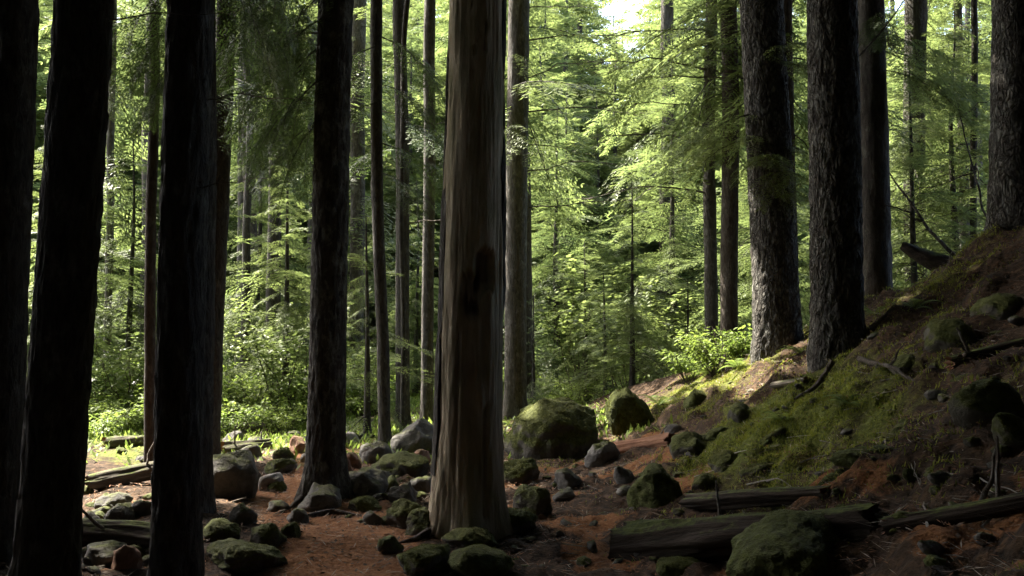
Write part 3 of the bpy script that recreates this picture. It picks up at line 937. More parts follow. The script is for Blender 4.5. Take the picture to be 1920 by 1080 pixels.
for k in range(900):
    d = 24 + 50 * rng.rand() ** 1.3
    px = rng.uniform(-250, 2170)
    x = at(px, 640, d).x
    if 180 < px < 600 and d < 30 and rng.rand() < 0.8:
        continue
    if min(math.hypot(x - a, d - b) for a, b in placed) < (2.3 if d < 34 else 2.0):
        continue
    placed.append((x, d))
    if d < 32:
        tpl = Y_MID[rng.randint(2)]
    else:
        tpl = Y_FAR[rng.randint(3)]
    sc_ = rng.uniform(0.8, 1.2) * (1.1 if d < 32 else (1.6 + 0.43 * d) / tpl[0])
    if d >= 30 and (1100 < px < 1250 or 1765 < px < 1860):
        sc_ *= 0.74
    young('slim_conifer', 'slim background conifer ' + gap(px), x, d, tpl, sc_, 'background conifers ' + gap(px), thick=0.014)
    cnt += 1
    if cnt >= 175:
        break

# bare pole-like trunks of the background
cnt = 0
G_POLE = 'bare trunks of the background woods'
P_STEMS = []
for s in range(4):
    V, Fc, _ = trunk_arrays(16, 0.16 + 0.03 * s, 0.09, 70 + s, 14, 40, 0.3, 0.25, 0.012, 0.5)
    P_STEMS.append(MB().add(V, Fc).mesh('trunk', [(M_BARK, M_BARKG, M_BARKB, M_BARK)[s]]))
for k in range(400):
    d = 21 + 34 * rng.rand()
    px = rng.uniform(20, 1900)
    x = at(px, 640, d).x
    if 1010 < px < 1420 and d < 36:
        continue
    if min(math.hypot(x - a, d - b) for a, b in placed) < 0.9:
        continue
    placed.append((x, d))
    s = rng.uniform(0.75, 1.15)
    root = link('bare_trunk_tree', None, None, (x, d, H(x, d)), (R(rng.uniform(-1.5, 1.5)), R(rng.uniform(-1.5, 1.5)), rng.uniform(0, 6.28)), (s, s, s))
    tag(root, 'bare background trunk ' + gap(px), 'tree', 'bare background trunks ' + gap(px))
    link('trunk', P_STEMS[rng.randint(4)], root)
    if d > 26:
        link('crown', C_SPARSE[rng.randint(2)], root, (0, 0, 13.0))
    cnt += 1
    if cnt >= 30:
        break

# the wood that closes the view far off
def distant_wood():
    mb = MB()
    rg = np.random.RandomState(5)
    for k in range(82):
        a = rg.uniform(-0.64, 0.64)
        d = rg.uniform(72, 105)
        x, y = d * math.sin(a), d * math.cos(a)
        z0 = H(x, y)
        hh = rg.uniform(27, 42)
        if 0.085 < x / y < 0.17 or 0.48 < x / y < 0.54:
            hh *= 0.8
        az = rg.rand() * 6
        v, f = tube(np.array([[x, y, z0 - 0.5], [x, y, z0 + hh]]), [0.22, 0.04], 6)
        mb.add(v, f, 1)
        for i in range(34):
            t = i / 34
            az += 2.4
            L = 6.5 * (1 - t) ** 0.7 + 0.8
            V, Fc, SV, SF = B_COARSE[rg.randint(4)]
            M3 = rotz(az) @ roty(-R(rg.uniform(-18, 8) + 22 * t))
            mb.add((V * L / 2.4) @ M3.T + np.array([x, y, z0 + 0.8 + (hh - 0.8) * t]), Fc, 0)
    o = link('distant_wood', mb.mesh('distant_wood', NM, False))
    tag(o, 'mass of far conifers closing the view between the trunks', 'forest', kind='stuff')
distant_wood()

# unseen boughs overhead and round the viewpoint, added and shaped to shade the foreground
def canopy():
    SX, SY = -sv.x / sv.z, sv.y / sv.z
    mb = MB()
    rg = np.random.RandomState(9)
    def put(x, y, z, L):
        V, Fc, SV, SF = B_COARSE[rg.randint(4)]
        M3 = rotz(rg.rand() * 6.28) @ roty(R(rg.uniform(-12, 25))) @ rotx(rg.uniform(-.4, .4))
        mb.add((V * L / 2.4) @ M3.T + np.array([x, y, z]), Fc, 0)
    n = 0
    while n < 2000:
        x, y, z = rg.uniform(-22, 15), rg.uniform(-15, 20), rg.uniform(10.0, 16.5)
        if y > 5 and z < 8.2 + 0.26 * y:
            continue
        hx, hy = x + SX * (z - 3), y - SY * (z - 3)      # where its shade falls
        edge = 9.5 if hx < -2.6 else 16.5 if hx < 0.9 else 10.2 if hx < 4.8 else 14.5  # outline set by where shade is wanted
        if hy > edge + 0.5 * vnoise(np.array([[x * 0.3, z * 0.2, 3.3]]))[0]:
            continue
        if 0.3 < hx < 2.3 and 8.0 < hy < 10.4 and rg.rand() < 0.55:
            continue
        if y > 2 and vnoise(np.array([[x * 0.33, y * 0.33, 7.7]]))[0] > 0.40:
            continue
        n += 1
        if hy > edge - 2.6 or 0.2 < hx < 5:
            for q in range(3):
                put(x + rg.uniform(-.8, .8), y - rg.uniform(0, .8), z + rg.uniform(-.5, .5), 1.3)
        else:
            put(x, y, z, rg.uniform(2.2, 3.4))
    n = 0
    while n < 2200:
        a = rg.uniform(0, 6.28)
        r = rg.uniform(10, 20)
        x, y, z = r * math.cos(a), r * math.sin(a), rg.uniform(0.3, 13)
        if y > 1 and abs(x) < 0.72 * y + 5.0:
            continue
        if y > 9:
            continue
        n += 1
        put(x, y, z, rg.uniform(2.2, 3.4))
    o = link('shade_canopy', mb.mesh('shade_canopy', ND, False))
    tag(o, 'unseen conifer canopy added to shade the foreground', 'forest', kind='stuff')
canopy()

# ------------------------------------------------------------------ broadleaf shrubs
def leaf_poly(kind, s, rg):
    if kind == 'maple':
        a = np.linspace(0, 2 * np.pi, 14, endpoint=False)
        r = np.where(np.arange(14) % 2 == 0, 1.0, 0.58) * s * 0.5
        P = np.stack([r * np.cos(a) + 0.4 * s, r * np.sin(a), 0.04 * s * np.cos(3 * a)], -1)
        return P, np.array([[0, i, i + 1] for i in range(1, 13)])
    P = np.array([[0, 0, 0], [.35, .27, .04], [.75, .2, .03], [1, 0, -.08], [.75, -.2, .03], [.35, -.27, .04]]) * s
    return P, np.array([[0, 1, 2, 3], [0, 3, 4, 5]])

def shrub_mesh(kind, h, rad, nst, nlv, ls, seed, mats):
    rg = np.random.RandomState(seed)
    mb, lb = MB(), MB()
    for i in range(nst):
        a = rg.uniform(0, 6.28)
        rr = rad * rg.uniform(0.35, 1.0)
        hh = h * rg.uniform(0.55, 1.0)
        p0 = np.array([0.06 * math.cos(a), 0.06 * math.sin(a), -0.1])
        p1 = np.array([rr * math.cos(a), rr * math.sin(a), hh])
        P = wander(p0, p1, 9, 0.10 * h, seed + i, -0.10 * h)
        mb.add(*tube(P, np.linspace(0.010 * h ** .5, 0.003, 9), 4))
        for k in range(nlv):
            t = rg.uniform(0.3, 1.0)
            j = t * 8
            j0 = min(int(j), 7)
            p = P[j0] + (P[j0 + 1] - P[j0]) * (j - j0)
            az = rg.uniform(0, 6.28)
            off = rg.uniform(0.02, 0.32) * rad * (0.6 if kind == 'maple' else 0.8)
            p = p + np.array([math.cos(az) * off, math.sin(az) * off, rg.uniform(-.06, .05) * h])
            V, Fc = leaf_poly(kind, ls * rg.uniform(0.6, 1.25), rg)
            M3 = rotz(az) @ roty(R(rg.uniform(-10, 38))) @ rotx(R(rg.uniform(-22, 22)))
            lb.add(V @ M3.T + p, Fc)
    return mb.mesh('stems', [M_BARKB], True), lb.mesh('leaves', mats, False)

SH = {'maple': [shrub_mesh('maple', 3.0, 1.5, 12, 80, 0.12, 401, [M_MAPLE]), shrub_mesh('maple', 2.2, 1.3, 10, 80, 0.115, 402, [M_MAPLE])],
      'bush': [shrub_mesh('oval', 0.85, 0.75, 22, 42, 0.085, 411, [M_BUSH]), shrub_mesh('oval', 0.6, 0.7, 20, 40, 0.075, 412, [M_BUSH]),
               shrub_mesh('oval', 0.4, 0.6, 18, 36, 0.07, 413, [M_BUSH])]}

def shrub(name, label, kind, i, x, y, s, group=None):
    root = link(name, None, None, (x, y, H(x, y)), (0, 0, random.uniform(0, 6.28)), (s, s, s))
    root.empty_display_size = 0.2
    tag(root, label, 'shrub', group)
    st, lv = SH[kind][i % len(SH[kind])]
    link('stems', st, root)
    link('leaves', lv, root)
    return root

def sp(px, d, kind, i, s, label, name=None):
    return shrub(name or ('vine_maple' if kind == 'maple' else 'leafy_bush'), label, kind, i, at(px, 640, d).x, d, s)

sp(548, 17.5, 'maple', 1, 1.05, 'broad leaved shrub with bright leaves left of the path side trunk')
sp(1185, 19.5, 'maple', 0, 1.0, 'tall broad leaved shrub with shining leaves above the upright boulder')
sp(1255, 22.0, 'maple', 0, 1.15, 'leafy maple behind the crest of the sunlit bank')
sp(1090, 24.0, 'maple', 0, 1.3, 'sun flecked maple deep in the centre right woods')
sp(1345, 14.0, 'bush', 0, 0.95, 'glossy bush on the bank crest left of the thick rough trunk')
sp(1290, 14.9, 'bush', 1, 0.85, 'low bush on the sunlit bank crest over the mossy hollow')
sp(1400, 13.8, 'bush', 1, 0.85, 'bush crowding the foot of the thick rough barked trunk')
sp(1790, 15.5, 'maple', 1, 1.1, 'bright maple below the pale bleached stem at right')
sp(1720, 13.8, 'bush', 0, 0.9, 'leafy bush behind the broken log on the bank')
sp(235, 17.0, 'maple', 1, 0.9, 'broad leaved shrub between the leaning and the upright black trunks')
sp(505, 21.5, 'maple', 0, 0.9, 'tall maple behind the sunlit bushes at left')
sp(690, 20.5, 'maple', 1, 0.9, 'broad leaved shrub low between the path side trunk and the mossy slim trunk')
G_B = 'low bushes of the sunlit clearing'
cnt = 0
for k in range(500):
    d = rng.uniform(14.6, 30)
    px = rng.uniform(170, 700)
    if px > 640 and d < 19 or 470 < px < 640 and d < 15.5:
        continue
    x = at(px, 640, d).x
    if any(math.hypot(x - a, d - b) < 0.55 for a, b in placed):
        continue
    placed.append((x, d))
    i = rng.randint(3) if d < 22 else rng.randint(2)
    s = rng.uniform(0.75, 1.3) * (0.85 if d < 16.5 else 1.35)
    shrub('leafy_bush', 'low bright green bush ' + gap(px), 'bush', i, x, d, s, 'clearing bushes ' + gap(px))
    cnt += 1
    if cnt >= 110:
        break
cnt = 0
for k in range(300):
    d = rng.uniform(18, 30)
    px = rng.uniform(930, 1330)
    x = at(px, 640, d).x
    if any(math.hypot(x - a, d - b) < 0.6 for a, b in placed):
        continue
    placed.append((x, d))
    shrub('leafy_bush', 'low green bush in the woods behind the mossy boulders', 'bush', rng.randint(3), x, d, rng.uniform(0.8, 1.3), 'low bushes behind the boulders')
    cnt += 1
    if cnt >= 30:
        break

# ------------------------------------------------------------------ rocks
def ico(sub):
    import bmesh
    bm = bmesh.new()
    bmesh.ops.create_icosphere(bm, subdivisions=sub, radius=1.0)
    V = np.array([v.co[:] for v in bm.verts])
    Fc = np.array([[v.index for v in f.verts] for f in bm.faces])
    bm.free()
    return V, Fc
ICO = {k: ico(k) for k in (3, 4, 5)}

def rock_mesh(seed, sub, angular, mat, lump=0.16, size=(1, 1, 1), raw=False):
    V, Fc = ICO[sub]
    V = V.copy()
    rg = np.random.RandomState(seed)
    for k in range(int(5 + 12 * angular)):
        nrm = rg.normal(size=3)
        nrm /= np.linalg.norm(nrm)
        c = rg.uniform(0.55, 0.86)
        dd = np.clip(V @ nrm - c, 0, None)
        V -= dd[:, None] * nrm * (0.6 + 0.38 * angular)
    nrm = V / np.linalg.norm(V, axis=1)[:, None]
    V += nrm * (1.5 * lump * fbm(V * 1.3 + seed * 5.1, 3, seed) + 0.14 * fbm(V * 3.2 + seed, 4, seed + 3) - 0.10 * np.abs(fbm(V * 4.5 + seed, 3, seed + 5)))[:, None]
    V = V * np.asarray(size)
    me = MB().add(V, Fc).mesh('rock', [mat])
    return (me, V, Fc) if raw else me

def moss_coat(V, Fc, per_m2, most, seed, L=0.028, W=0.0045, zmin=0.15):
    A, B, C = V[Fc[:, 0]], V[Fc[:, 1]], V[Fc[:, 2]]
    N = np.cross(B - A, C - A)
    ar = np.linalg.norm(N, axis=1) / 2
    N = N / (2 * ar[:, None] + 1e-12)
    w = ar * (np.clip((N[:, 2] - zmin) * 2.0, 0, 1)) * (0.05 + 0.95 * smooth(-0.10, 0.22, fbm(A * 3.0 + seed, 3, seed)))
    n = int(min(most, per_m2 * w.sum()))
    if n < 20:
        return None
    rg = np.random.RandomState(seed)
    k = rg.choice(len(Fc), n, p=w / w.sum())
    r1, r2 = np.sqrt(rg.rand(n)), rg.rand(n)
    P = A[k] * (1 - r1)[:, None] + B[k] * (r1 * (1 - r2))[:, None] + C[k] * (r1 * r2)[:, None]
    D = N[k] * 0.8 + rg.normal(size=(n, 3)) * 0.55
    D /= np.linalg.norm(D, axis=1)[:, None]
    l = (L * rg.uniform(0.5, 1.4, n))[:, None]
    S = np.cross(D, rg.normal(size=(n, 3)))
    S = S / np.linalg.norm(S, axis=1)[:, None] * W
    P = P - N[k] * 0.004
    Vb = np.stack([P + S, P - S, P + D * l], 1).reshape(-1, 3)
    return MB().add(Vb, np.arange(3 * n).reshape(n, 3)).mesh('moss', [M_MOSSD], False)

RI = [0]
def rock(px, py, w, h, mat, label, name='rock', ang=0.4, sub=5, cat='rock', group=None, yaw=None, deep=0.9, lump=0.16, dz=0.0):
    """px, py: middle of its foot; w, h: size in pixels of the photograph"""
    RI[0] += 1
    g = ground(px, py)
    d = g.y
    a = w * d / F / 2 * 1.08
    hz = h * d / F
    b_ = a * deep
    sd = RI[0] * 7 + 1
    sub = 5 if w > 150 else 4 if w > 55 else 3
    me, V, Fc = rock_mesh(sd, sub, ang, mat, lump, (a, b_, hz * 0.78), True)
    y = d + b_ * 0.75
    x = g.x * y / d
    zg = min(g.z, H(x, y))
    tilt = -0.75 * math.atan((H(x + a, y) - H(x - a, y)) / (2 * a))
    dz -= 0.25 * hz * abs(tilt)
    o = link(name, me, None, (x, y, g.z + hz * 0.26 + dz), (random.uniform(-.15, .15), tilt + random.uniform(-.12, .12), random.uniform(-.5, .5) if yaw is None else yaw))
    tag(o, label, cat, group)
    if mat in (M_ROCKM, M_ROCKMM):
        k_ = min(1.0, max(0.35, d / 13.0))
        mm = moss_coat(V, Fc, (9000 if mat is M_ROCKMM else 6000) / k_ ** 2, 6000, sd, 0.024 * k_, 0.0042 * k_)
        if mm:
            tag(link('moss', mm, o), kind='stuff')
    return o

rock(1046, 860, 190, 110, M_ROCKM, 'big round moss covered boulder right of the snag', 'boulder', 0.0, 5, 'boulder', lump=0.06)
rock(1184, 810, 80, 88, M_ROCKMM, 'upright blunt mossy boulder at the foot of the sunlit bank', 'boulder', 0.05, 5, 'boulder', lump=0.07, yaw=0.1)
rock(772, 855, 100, 70, M_ROCK, 'pale faceted sunlit boulder left of the snag', 'boulder', 0.5, 5, 'boulder')
rock(425, 938, 120, 104, M_ROCKD, 'large dark boulder beside the black trunk at left', 'boulder', 0.25, 5, 'boulder')
rock(708, 870, 62, 38, M_ROCK, 'lit grey rock below the pale boulder')
rock(752, 900, 108, 52, M_ROCKM, 'wide mossy topped rock just left of the snag')
rock(558, 850, 38, 38, M_ROCKR, 'reddish pointed rock left of the path side trunk', ang=0.9)
rock(529, 866, 40, 24, M_ROCKM, 'small rounded mossy rock beside the reddish pointed rock')
rock(522, 889, 64, 24, M_ROCKM, 'flat mossy rock on the left side of the path')
rock(505, 921, 46, 40, M_ROCKP, 'white sunlit broken rock beside the dark boulder', ang=1.0)
rock(520, 922, 40, 18, M_ROCKM, 'low mossy stone right of the white broken rock')
rock(470, 860, 40, 32, M_ROCKD, 'dark rock between the fallen log and the small mossy rock', ang=0.7)
rock(602, 960, 92, 56, M_ROCKD, 'dark mossy rock against the foot of the path side trunk', ang=0.9)
rock(688, 934, 80, 56, M_ROCKD, 'round black rock right of the path side trunk')
rock(680, 960, 54, 26, M_ROCKM, 'low mossy stone at the edge of the orange path')
rock(640, 895, 50, 40, M_ROCKR, 'brown rock behind the path side trunk foot')
rock(758, 948, 60, 46, M_ROCKD, 'dark rock wedged left of the snag foot', ang=0.6)
rock(790, 925, 50, 36, M_ROCKD, 'rough dark rock touching the left flank of the snag', ang=0.6)
rock(756, 992, 76, 50, M_ROCKM, 'cracked mossy rock left of the snag base', ang=0.7)
rock(790, 1006, 70, 46, M_ROCKM, 'craggy rock leaning on the snag base', ang=0.8)
rock(800, 1078, 120, 50, M_ROCKM, 'mossy rock at the bottom edge right of the path', ang=0.8)
rock(905, 1086, 140, 48, M_ROCKMM, 'moss mound at the bottom edge below the snag', ang=0.2)
rock(885, 1030, 110, 36, M_ROCKM, 'dark mossy rock right in front of the snag foot', ang=0.7)
rock(960, 1000, 100, 38, M_ROCKM, 'mossy hump right of the snag foot', ang=0.6)
rock(1000, 966, 82, 58, M_ROCKM, 'tilted mossy rock in the red litter right of the snag', ang=0.5)
rock(972, 905, 80, 40, M_ROCKM, 'dim mossy rock in front of the round boulder', ang=0.4)
rock(1060, 916, 62, 34, M_ROCKD, 'flat dark stone in the red needle litter', ang=0.5)
rock(1062, 941, 50, 22, M_ROCKD, 'thin dark stone below the flat stone in the litter', ang=0.5)
rock(1228, 950, 108, 82, M_ROCKMM, 'green mossy boulder in front of the fallen log', 'boulder', 0.35, 5, 'boulder')
rock(1132, 875, 66, 42, M_ROCK, 'grey angular rock at the right foot of the round boulder', ang=0.9)
rock(1168, 908, 42, 38, M_ROCKD, 'dark rock left of the green mossy boulder', ang=0.7)
rock(1172, 932, 36, 20, M_ROCK, 'small grey stone under the green mossy boulder')
rock(1262, 818, 36, 22, M_ROCK, 'pale stone on the bank by the red rotten log', ang=0.7)
rock(1308, 764, 50, 34, M_ROCKMM, 'moss capped stone with a dark underside on the bank', ang=0.3)
rock(1302, 852, 88, 54, M_ROCKM, 'blocky mossy rock low on the bank', ang=0.7)
rock(1392, 792, 58, 36, M_ROCKM, 'small domed mossy rock on the middle of the bank', ang=0.2)
rock(1358, 886, 62, 36, M_ROCKM, 'dim mossy rock above the long fallen log', ang=0.4)
rock(1322, 918, 50, 30, M_ROCKM, 'little mossy stone behind the long fallen log', ang=0.4)
rock(1485, 1088, 255, 92, M_ROCKMM, 'big moss covered rock at the bottom edge right', 'boulder', 0.0, 5, 'boulder', lump=0.06)
rock(1775, 655, 96, 62, M_ROCKM, 'dark mossy rock on the slope right of the massive trunk', ang=0.3)
rock(1868, 592, 90, 50, M_ROCKM, 'low mossy rock high on the slope near the right edge', ang=0.3)
rock(1700, 700, 60, 36, M_ROCKM, 'half buried stone below the dark slope rock', ang=0.3)
rock(1850, 790, 120, 80, M_ROCKM, 'wide dark mossy hummock at the right edge of the slope', ang=0.2)
rock(1905, 840, 70, 70, M_ROCKM, 'dark hummock touching the right edge of the picture', ang=0.2)
rock(1270, 1082, 80, 34, M_ROCKMM, 'bright green moss cushion at the bottom edge', 'moss_cushion', 0.1, 5, 'moss')
rock(212, 956, 62, 28, M_ROCKD, 'flat grey rock under the left fallen log')
rock(222, 982, 66, 32, M_ROCKD, 'rounded dark rock behind the left lower log')
rock(268, 972, 52, 38, M_ROCKD, 'rounded rock left of the black trunk foot')
rock(200, 1068, 90, 46, M_ROCK, 'smooth grey rock at the lower left between black trunks')
rock(168, 990, 36, 28, M_ROCKD, 'small rock beside the leaning black trunk')
rock(232, 1075, 60, 44, M_ROCKR, 'brownish rock catching light at the lower left')
rock(18, 1046, 60, 46, M_ROCKR, 'lit rock in the lower left corner')
rock(455, 1075, 170, 52, M_ROCKM, 'broad mossy rock left of the path at the bottom', ang=0.8)
rock(505, 1030, 70, 44, M_ROCKM, 'mossy stone bordering the left side of the path', ang=0.3)
rock(415, 1020, 80, 36, M_ROCKM, 'low mossy stone right of the black trunk foot', ang=0.3)
rock(655, 832, 40, 20, M_ROCKP, 'pale flat stone behind the path side trunk')
rock(690, 850, 30, 18, M_ROCK, 'small stone left of the pale boulder')

STN = [rock_mesh(900 + k, 3, 0.5, (M_ROCKD, M_ROCKD, M_ROCKM, M_ROCKMM)[k]) for k in range(4)]
def scatter_stones(n, reg, size, label, group, name='stone'):
    for k in range(n):
        px, py = random.uniform(reg[0], reg[2]), random.uniform(reg[1], reg[3])
        g = ground(px, py)
        if min(math.hypot(g.x - X_, g.y - Y_) for X_, Y_ in PATH) < 0.35:
            continue
        s = random.uniform(*size)
        o = link(name, STN[random.randrange(4)], None, (g.x, g.y, g.z + s * 0.15), (random.uniform(-.4, .4), random.uniform(-.4, .4), random.uniform(0, 6)),
                 (s, s * random.uniform(0.6, 1), s * random.uniform(0.4, 0.7)))
        tag(o, label, 'stone', group)
scatter_stones(34, (150, 920, 300, 1075), (0.04, 0.12), 'small loose stone among the shaded rocks at lower left', 'loose stones at lower left')
scatter_stones(36, (640, 850, 800, 985), (0.03, 0.10), 'small loose stone among the rocks left of the snag', 'loose stones left of the snag')
scatter_stones(50, (960, 860, 1300, 1070), (0.02, 0.08), 'small dark stone in the red litter right of the snag', 'loose stones in the litter')
scatter_stones(46, (200, 800, 800, 870), (0.05, 0.16), 'small sunlit stone on the floor of the clearing', 'stones of the sunlit clearing')
scatter_stones(24, (1230, 720, 1600, 900), (0.03, 0.07), 'small stone half sunk in the bank', 'stones of the bank')
scatter_stones(40, (1560, 600, 1915, 1060), (0.03, 0.09), 'small dark lump on the shaded slope at right', 'lumps of the shaded slope')

# ------------------------------------------------------------------ logs and fallen wood
def fallen_log(name, label, a, b_, ra, rb_, mat, lift_a=0.0, lift_b=0.0, endm=None, seed=1, stubs=2, cat='log'):
    """a, b: pixels of the two ends on the ground"""
    A = ground(*a); B = ground(*b_)
    A = np.array(A) + [0, 0, ra * 0.45 + lift_a]
    B = np.array(B) + [0, 0, rb_ * 0.45 + lift_b]
    L = np.linalg.norm(B - A)
    mid = (A + B) / 2
    ux = (B - A) / L
    uy = np.cross([0, 0, 1.0], ux); uy /= np.linalg.norm(uy)
    uz = np.cross(ux, uy)
    root = link(name, None)
    root.matrix_world = Matrix(((ux[0], uy[0], uz[0], mid[0]), (ux[1], uy[1], uz[1], mid[1]), (ux[2], uy[2], uz[2], mid[2]), (0, 0, 0, 1)))
    tag(root, label, cat)
    n, nx = 44, max(30, int(L * 40))
    xs = np.linspace(-L / 2, L / 2, nx)
    th = np.linspace(0, 2 * np.pi, n, endpoint=False)
    TH, XX = np.meshgrid(th, xs)
    r = ra + (rb_ - ra) * (XX + L / 2) / L
    q = np.stack([XX * 1.2 + seed * 9, np.cos(TH) * 1.4, np.sin(TH) * 1.4], -1)
    r = r * (1 + 0.42 * fbm(q, 3, seed) - 0.16 * smooth(0.1, 0.3, fbm(q * np.array([0.8, 2, 2]) + 3, 3, seed + 2)) + 0.12 * fbm(q * np.array([1.2, 5, 5]), 3, seed + 4) - 0.10 * np.abs(fbm(q * np.array([2.5, 2.5, 2.5]), 3, seed + 8)))
    jag = np.zeros_like(XX)
    jag[0] = -1.1 * ra * fbm(q[0] * 3, 3, seed); jag[-1] = 1.1 * rb_ * fbm(q[-1] * 3, 3, seed)
    sag = 0.02 * L * np.sin(np.pi * (XX / L + 0.5) * 1.6 + seed)
    V = np.stack([XX + jag, r * np.cos(TH) + sag, r * np.sin(TH)], -1)
    link('trunk', MB().add(V.reshape(-1, 3), grid_faces(n, nx)).mesh('trunk', [mat]), root)
    for e in (0, -1):
        ring = V[e]
        c = ring.mean(0)
        rr = [ring, c + (ring - c) * 0.6 + [0.02 if e == 0 else -0.02, 0, 0], c + (ring - c) * 0.05 + [0.035 if e == 0 else -0.035, 0, 0]]
        link('broken_end', MB().add(np.concatenate(rr), grid_faces(n, 3)).mesh('broken_end', [endm or M_LOGR]), root)
    rg = np.random.RandomState(seed)
    for k in range(stubs):
        x0 = rg.uniform(-.4, .4) * L
        a_ = rg.uniform(0.3, 2.6)
        rr = ra * 0.9
        p0 = np.array([x0, rr * math.cos(a_), rr * math.sin(a_)])
        p1 = p0 + np.array([rg.uniform(-.3, .3), math.cos(a_), math.sin(a_)]) * rg.uniform(0.12, 0.35)
        link('branch_stub', MB().add(*tube(wander(p0 * 0.8, p1, 6, 0.02, seed + k), np.linspace(0.016, 0.006, 6), 5)).mesh('branch_stub', [M_TWIG]), root)
    return root

fallen_log('fallen_log', 'long thick rotting log lying at the foot of the bank', (1160, 1042), (1640, 985), 0.18, 0.12, M_LOG, -0.03, -0.04, M_LOG, seed=2)
fallen_log('fallen_log', 'thin dark log lying behind the long thick rotting log', (1290, 948), (1545, 935), 0.075, 0.06, M_LOG, seed=3, stubs=0)
fallen_log('fallen_log', 'sloping log with a lit end between the black trunks at left', (160, 925), (300, 905), 0.085, 0.10, M_LOGP, 0.05, 0.10, M_LOGP, seed=4, stubs=1)
fallen_log('fallen_log', 'dark log at lower left between the two black trunks', (150, 1015), (330, 1030), 0.12, 0.12, M_LOG, seed=5, stubs=1)
fallen_log('fallen_log', 'reddish rotten log at the foot of the sunlit bank', (1150, 850), (1262, 832), 0.10, 0.085, M_LOGR, seed=6, stubs=1)
fallen_log('fallen_log', 'grey log lying across the sunlit clearing behind the dark boulder', (415, 856), (505, 842), 0.13, 0.10, M_LOGP, seed=7)
fallen_log('fallen_log', 'thin pale log in the clearing between the black trunks', (195, 838), (300, 832), 0.10, 0.09, M_LOGP, seed=8)
fallen_log('fallen_log', 'weathered log beyond the white rock in the clearing', (410, 815), (490, 806), 0.14, 0.12, M_LOGP, seed=9)
fallen_log('fallen_log', 'small log on the bank beside the glossy bush', (1365, 700), (1440, 660), 0.05, 0.04, M_LOG, seed=10, stubs=1)
fallen_log('fallen_log', 'short broken log piece on the bank left of the massive trunk', (1452, 726), (1512, 716), 0.04, 0.035, M_LOGP, seed=11, stubs=1)
fallen_log('fallen_log', 'decayed log half buried in the slope near the right edge', (1780, 690), (1920, 650), 0.06, 0.05, M_LOG, seed=12)
fallen_log('fallen_log', 'dark fallen log across the lower right corner', (1660, 1000), (1935, 945), 0.055, 0.045, M_LOG, seed=13)

def broken_log():
    A = np.array(at(1692, 462, 11.0)); B = np.array(at(1840, 525, 10.6))
    root = link('broken_log', None, None, tuple(B))
    tag(root, 'broken log jutting up left on the slope crest at right', 'log')
    A, B = A - B, np.array([0.25, 0, -0.15])
    nx, n = 40, 24
    t = np.linspace(0, 1, nx)
    C = np.outer(1 - t, A) + np.outer(t, B)
    r = 0.05 + 0.13 * t ** 0.6
    V, Fc = tube(C, r, n)
    V += 0.035 * np.stack([fbm(V * 4 + k * 7, 3, 6 + k) for k in range(3)], -1)
    link('trunk', MB().add(V, Fc).mesh('trunk', [M_LOG]), root)
    ring = V[:n]; c = ring.mean(0)
    link('broken_end', MB().add(np.concatenate([ring, c + (ring - c) * 0.1]), grid_faces(n, 2)).mesh('broken_end', [M_LOGR]), root)
    for k, (dx, dz) in enumerate(((-0.05, 0.35), (0.2, 0.3), (0.45, 0.22))):
        p = np.array([dx - 0.4, -0.03, 0.1]); q = p + [0.1, 0, dz * 0.7]
        link('root_stub', MB().add(*tube(wander(p, q, 6, 0.03, k), np.linspace(0.02, 0.006, 6), 5)).mesh('root_stub', [M_TWIG]), root)
broken_log()

def twig(name, label, pts, r, mat, seed=1, forks=2, group=None, cat='branch'):
    """pts: (px, py, depth) along it"""
    P = np.array([np.array(at(*p)) for p in pts])
    t = np.linspace(0, len(P) - 1, 22)
    Q = np.stack([np.interp(t, np.arange(len(P)), P[:, k]) for k in range(3)], -1)
    L = np.linalg.norm(Q[-1] - Q[0])
    w = np.stack([t * 2.2 + seed * 5, t * 0, t * 0], -1)
    for k in range(3):
        Q[:, k] += 0.02 * L * fbm(w + k * 13, 3, seed)
    o0 = Q[0].copy()
    Q -= o0
    mb = MB().add(*tube(Q, np.linspace(r, r * 0.35, 22), 6))
    rg = np.random.RandomState(seed)
    for k in range(forks):
        i = rg.randint(5, 19)
        dr = (Q[i + 1] - Q[i - 1]); dr /= np.linalg.norm(dr)
        e = Q[i] + (dr * 0.7 + rg.normal(size=3) * 0.5) * L * rg.uniform(0.12, 0.28)
        mb.add(*tube(wander(Q[i], e, 7, 0.03 * L, seed + k), np.linspace(r * 0.55, r * 0.15, 7), 4))
    o = link(name, mb.mesh(name, [mat]), None, tuple(o0))
    tag(o, label, cat, group)
    return o

twig('leaning_dead_stem', 'dark dead stem leaning left over the broken log on the slope', [(1815, 505, 10.6), (1740, 430, 11.2), (1668, 325, 12.0)], 0.028, M_BARK, 3, 3)
twig('curved_dead_stem', 'thin curved dead stem rising among bright leaves near the right edge', [(1862, 480, 10.4), (1845, 370, 11), (1815, 290, 11.5), (1785, 170, 12.2)], 0.016, M_BARK, 4, 4)
twig('dead_branch', 'bare branch poking in from above right of the massive trunk', [(1612, 104, 9.7), (1660, 50, 9.6), (1712, -20, 9.4)], 0.014, M_TWIG, 5, 2)
def gt(px, py, up=0.0, dd=0.0):
    g = ground(px, py)
    return (px, py - up, g.y + dd)
twig('fallen_twig', 'pale crooked twig standing out of the lower right slope', [gt(1736, 995), gt(1738, 940), gt(1712, 872)], 0.009, M_PALETWIG, 6, 2)
twig('fallen_twig', 'long pale arching twig at the lower right edge', [gt(1735, 893, 4), gt(1830, 898, 8), gt(1915, 930, 2)], 0.008, M_PALETWIG, 7, 1)
twig('fallen_twig', 'short pale stick lying right of the long thick log', [gt(1640, 968, 4), gt(1712, 996, 2)], 0.008, M_PALETWIG, 8, 1)
